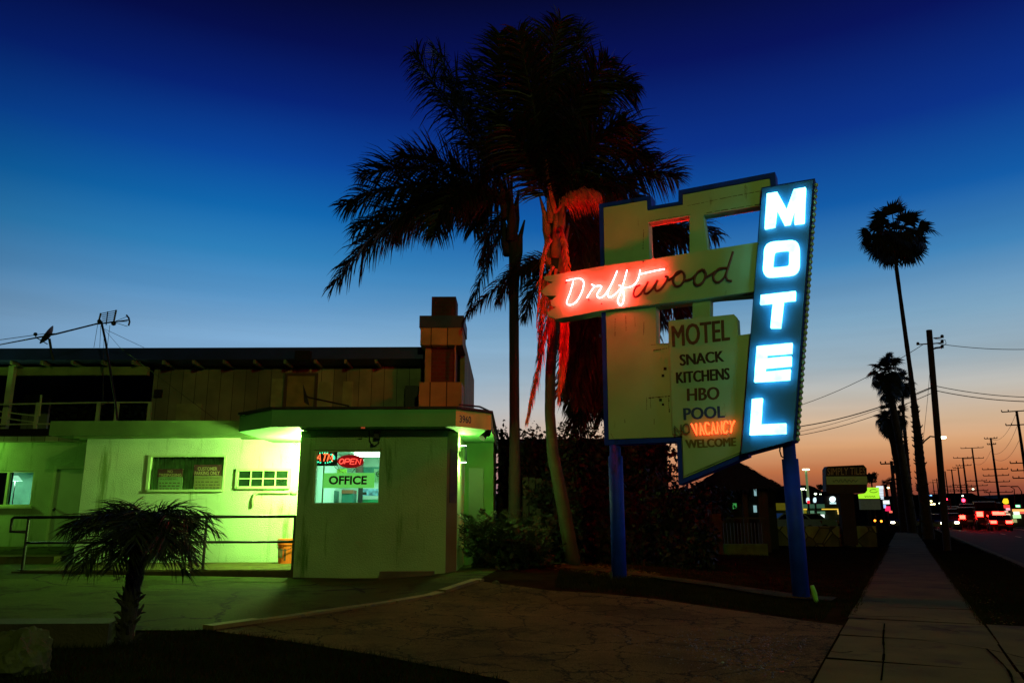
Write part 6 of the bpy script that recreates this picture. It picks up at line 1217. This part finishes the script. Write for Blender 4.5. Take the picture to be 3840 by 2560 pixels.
for px, Y, lb in ((3440, 92, 'oncoming car with bright headlights left of the tallest palm trunk'), (3506, 78, 'oncoming car with headlights between palm trunk and utility pole'), (3520, 96, 'oncoming car further back beside the utility pole'), (3558, 82, 'oncoming car with headlights just right of the utility pole'), (3372, 86, 'oncoming car with headlights left of the fan palm trunks')):
    putcar(1, px, Y, heading + math.pi, lb, 'cars with lit headlights')
for px, Y, rot, lb in ((2945, 56, 1.75, 'pale parked car with a lit front left of the thicker blue sign post'), (3010, 58, 1.4, 'pale parked car just right of the thicker blue sign post')): putcar(2, px, Y, rot, lb, 'cars parked before the shop')
for px, py, lb in ((3281, 1951, 'small orange marker light by the stone wall'), (3305, 1953, 'second small orange marker light right of the stone wall')):
    c = P(px, py, 60); k = MB(); k.ball(c, .09, 8); tag(k.build('marker_light', emis('marker', (1, .25, .02), 5)), lb, 'light')

# broken stones of the worn driveway, dry litter on the bed
def scatter(name, poly, n, size, m_, seed, flat=1.0):
    rg = random.Random(seed); xs = [p[0] for p in poly]; ys = [p[1] for p in poly]; mb = MB(); q = 0
    def inside(x, y):
        c = False; j = len(poly) - 1
        for i in range(len(poly)):
            if (poly[i][1] > y) != (poly[j][1] > y) and x < (poly[j][0] - poly[i][0]) * (y - poly[i][1]) / (poly[j][1] - poly[i][1]) + poly[i][0]: c = not c
            j = i
        return c
    while q < n:
        x, y = rg.uniform(min(xs), max(xs)), rg.uniform(min(ys), max(ys))
        if not inside(x, y): continue
        q += 1; r_ = size * rg.uniform(.4, 1.4); c = V((x, y, g(x, y) + .004)); k = len(mb.v); a0 = rg.uniform(0, 6.28)
        for i in range(5): a = a0 + i * 1.2566; rr_ = r_ * rg.uniform(.7, 1.2); mb.v.append(c + V((math.cos(a) * rr_, math.sin(a) * rr_, 0)))
        mb.v.append(c + V((rg.uniform(-.3, .3) * r_, rg.uniform(-.3, .3) * r_, r_ * flat * rg.uniform(.5, 1)))); mb.f += [(k + i, k + (i + 1) % 5, k + 5) for i in range(5)]
    return tag(mb.build(name, m_, fix=False), kind='stuff')
worn = [xy(G(*p)) for p in [(2560, 2400), (2800, 2385), (3040, 2400), (2975, 2500), (2900, 2545), (2700, 2490), (2580, 2440)]]
scatter('broken_asphalt', worn, 420, .016, mat('broken_stone', (.022, .018, .014), .35, .6, 30, spec=.8), 5, .9)
scatter('broken_asphalt', [xy(G(*p)) for p in [(2300, 2380), (2650, 2350), (3060, 2380), (2960, 2550), (2600, 2540)]], 500, .011, MATS['broken_stone'], 15, .9)
drv = [xy(G(*p)) for p in [(1800, 2200), (2800, 2310), (3050, 2350), (2900, 2550), (1950, 2550), (1000, 2400)]]
scatter('grit', drv, 1800, .008, mat('grit', (.07, .05, .02), .9, .5, 30, spec=.1), 6, .8)
scatter('leaf_litter', [xy(G(*p)) for p in [(2080, 2095), (2290, 2120), (2480, 2150), (2440, 2170), (2260, 2160), (2080, 2135)]], 700, .03, mat('litter', (.10, .075, .02), .9, .5, 20, spec=.05), 7, .35)
scatter('leaf_litter', [xy(ST(-2, 1.3)), xy(ST(14, 1.3)), xy(ST(14, 1.75)), xy(ST(-2, 1.75))], 500, .015, MATS['litter'], 8, .3)
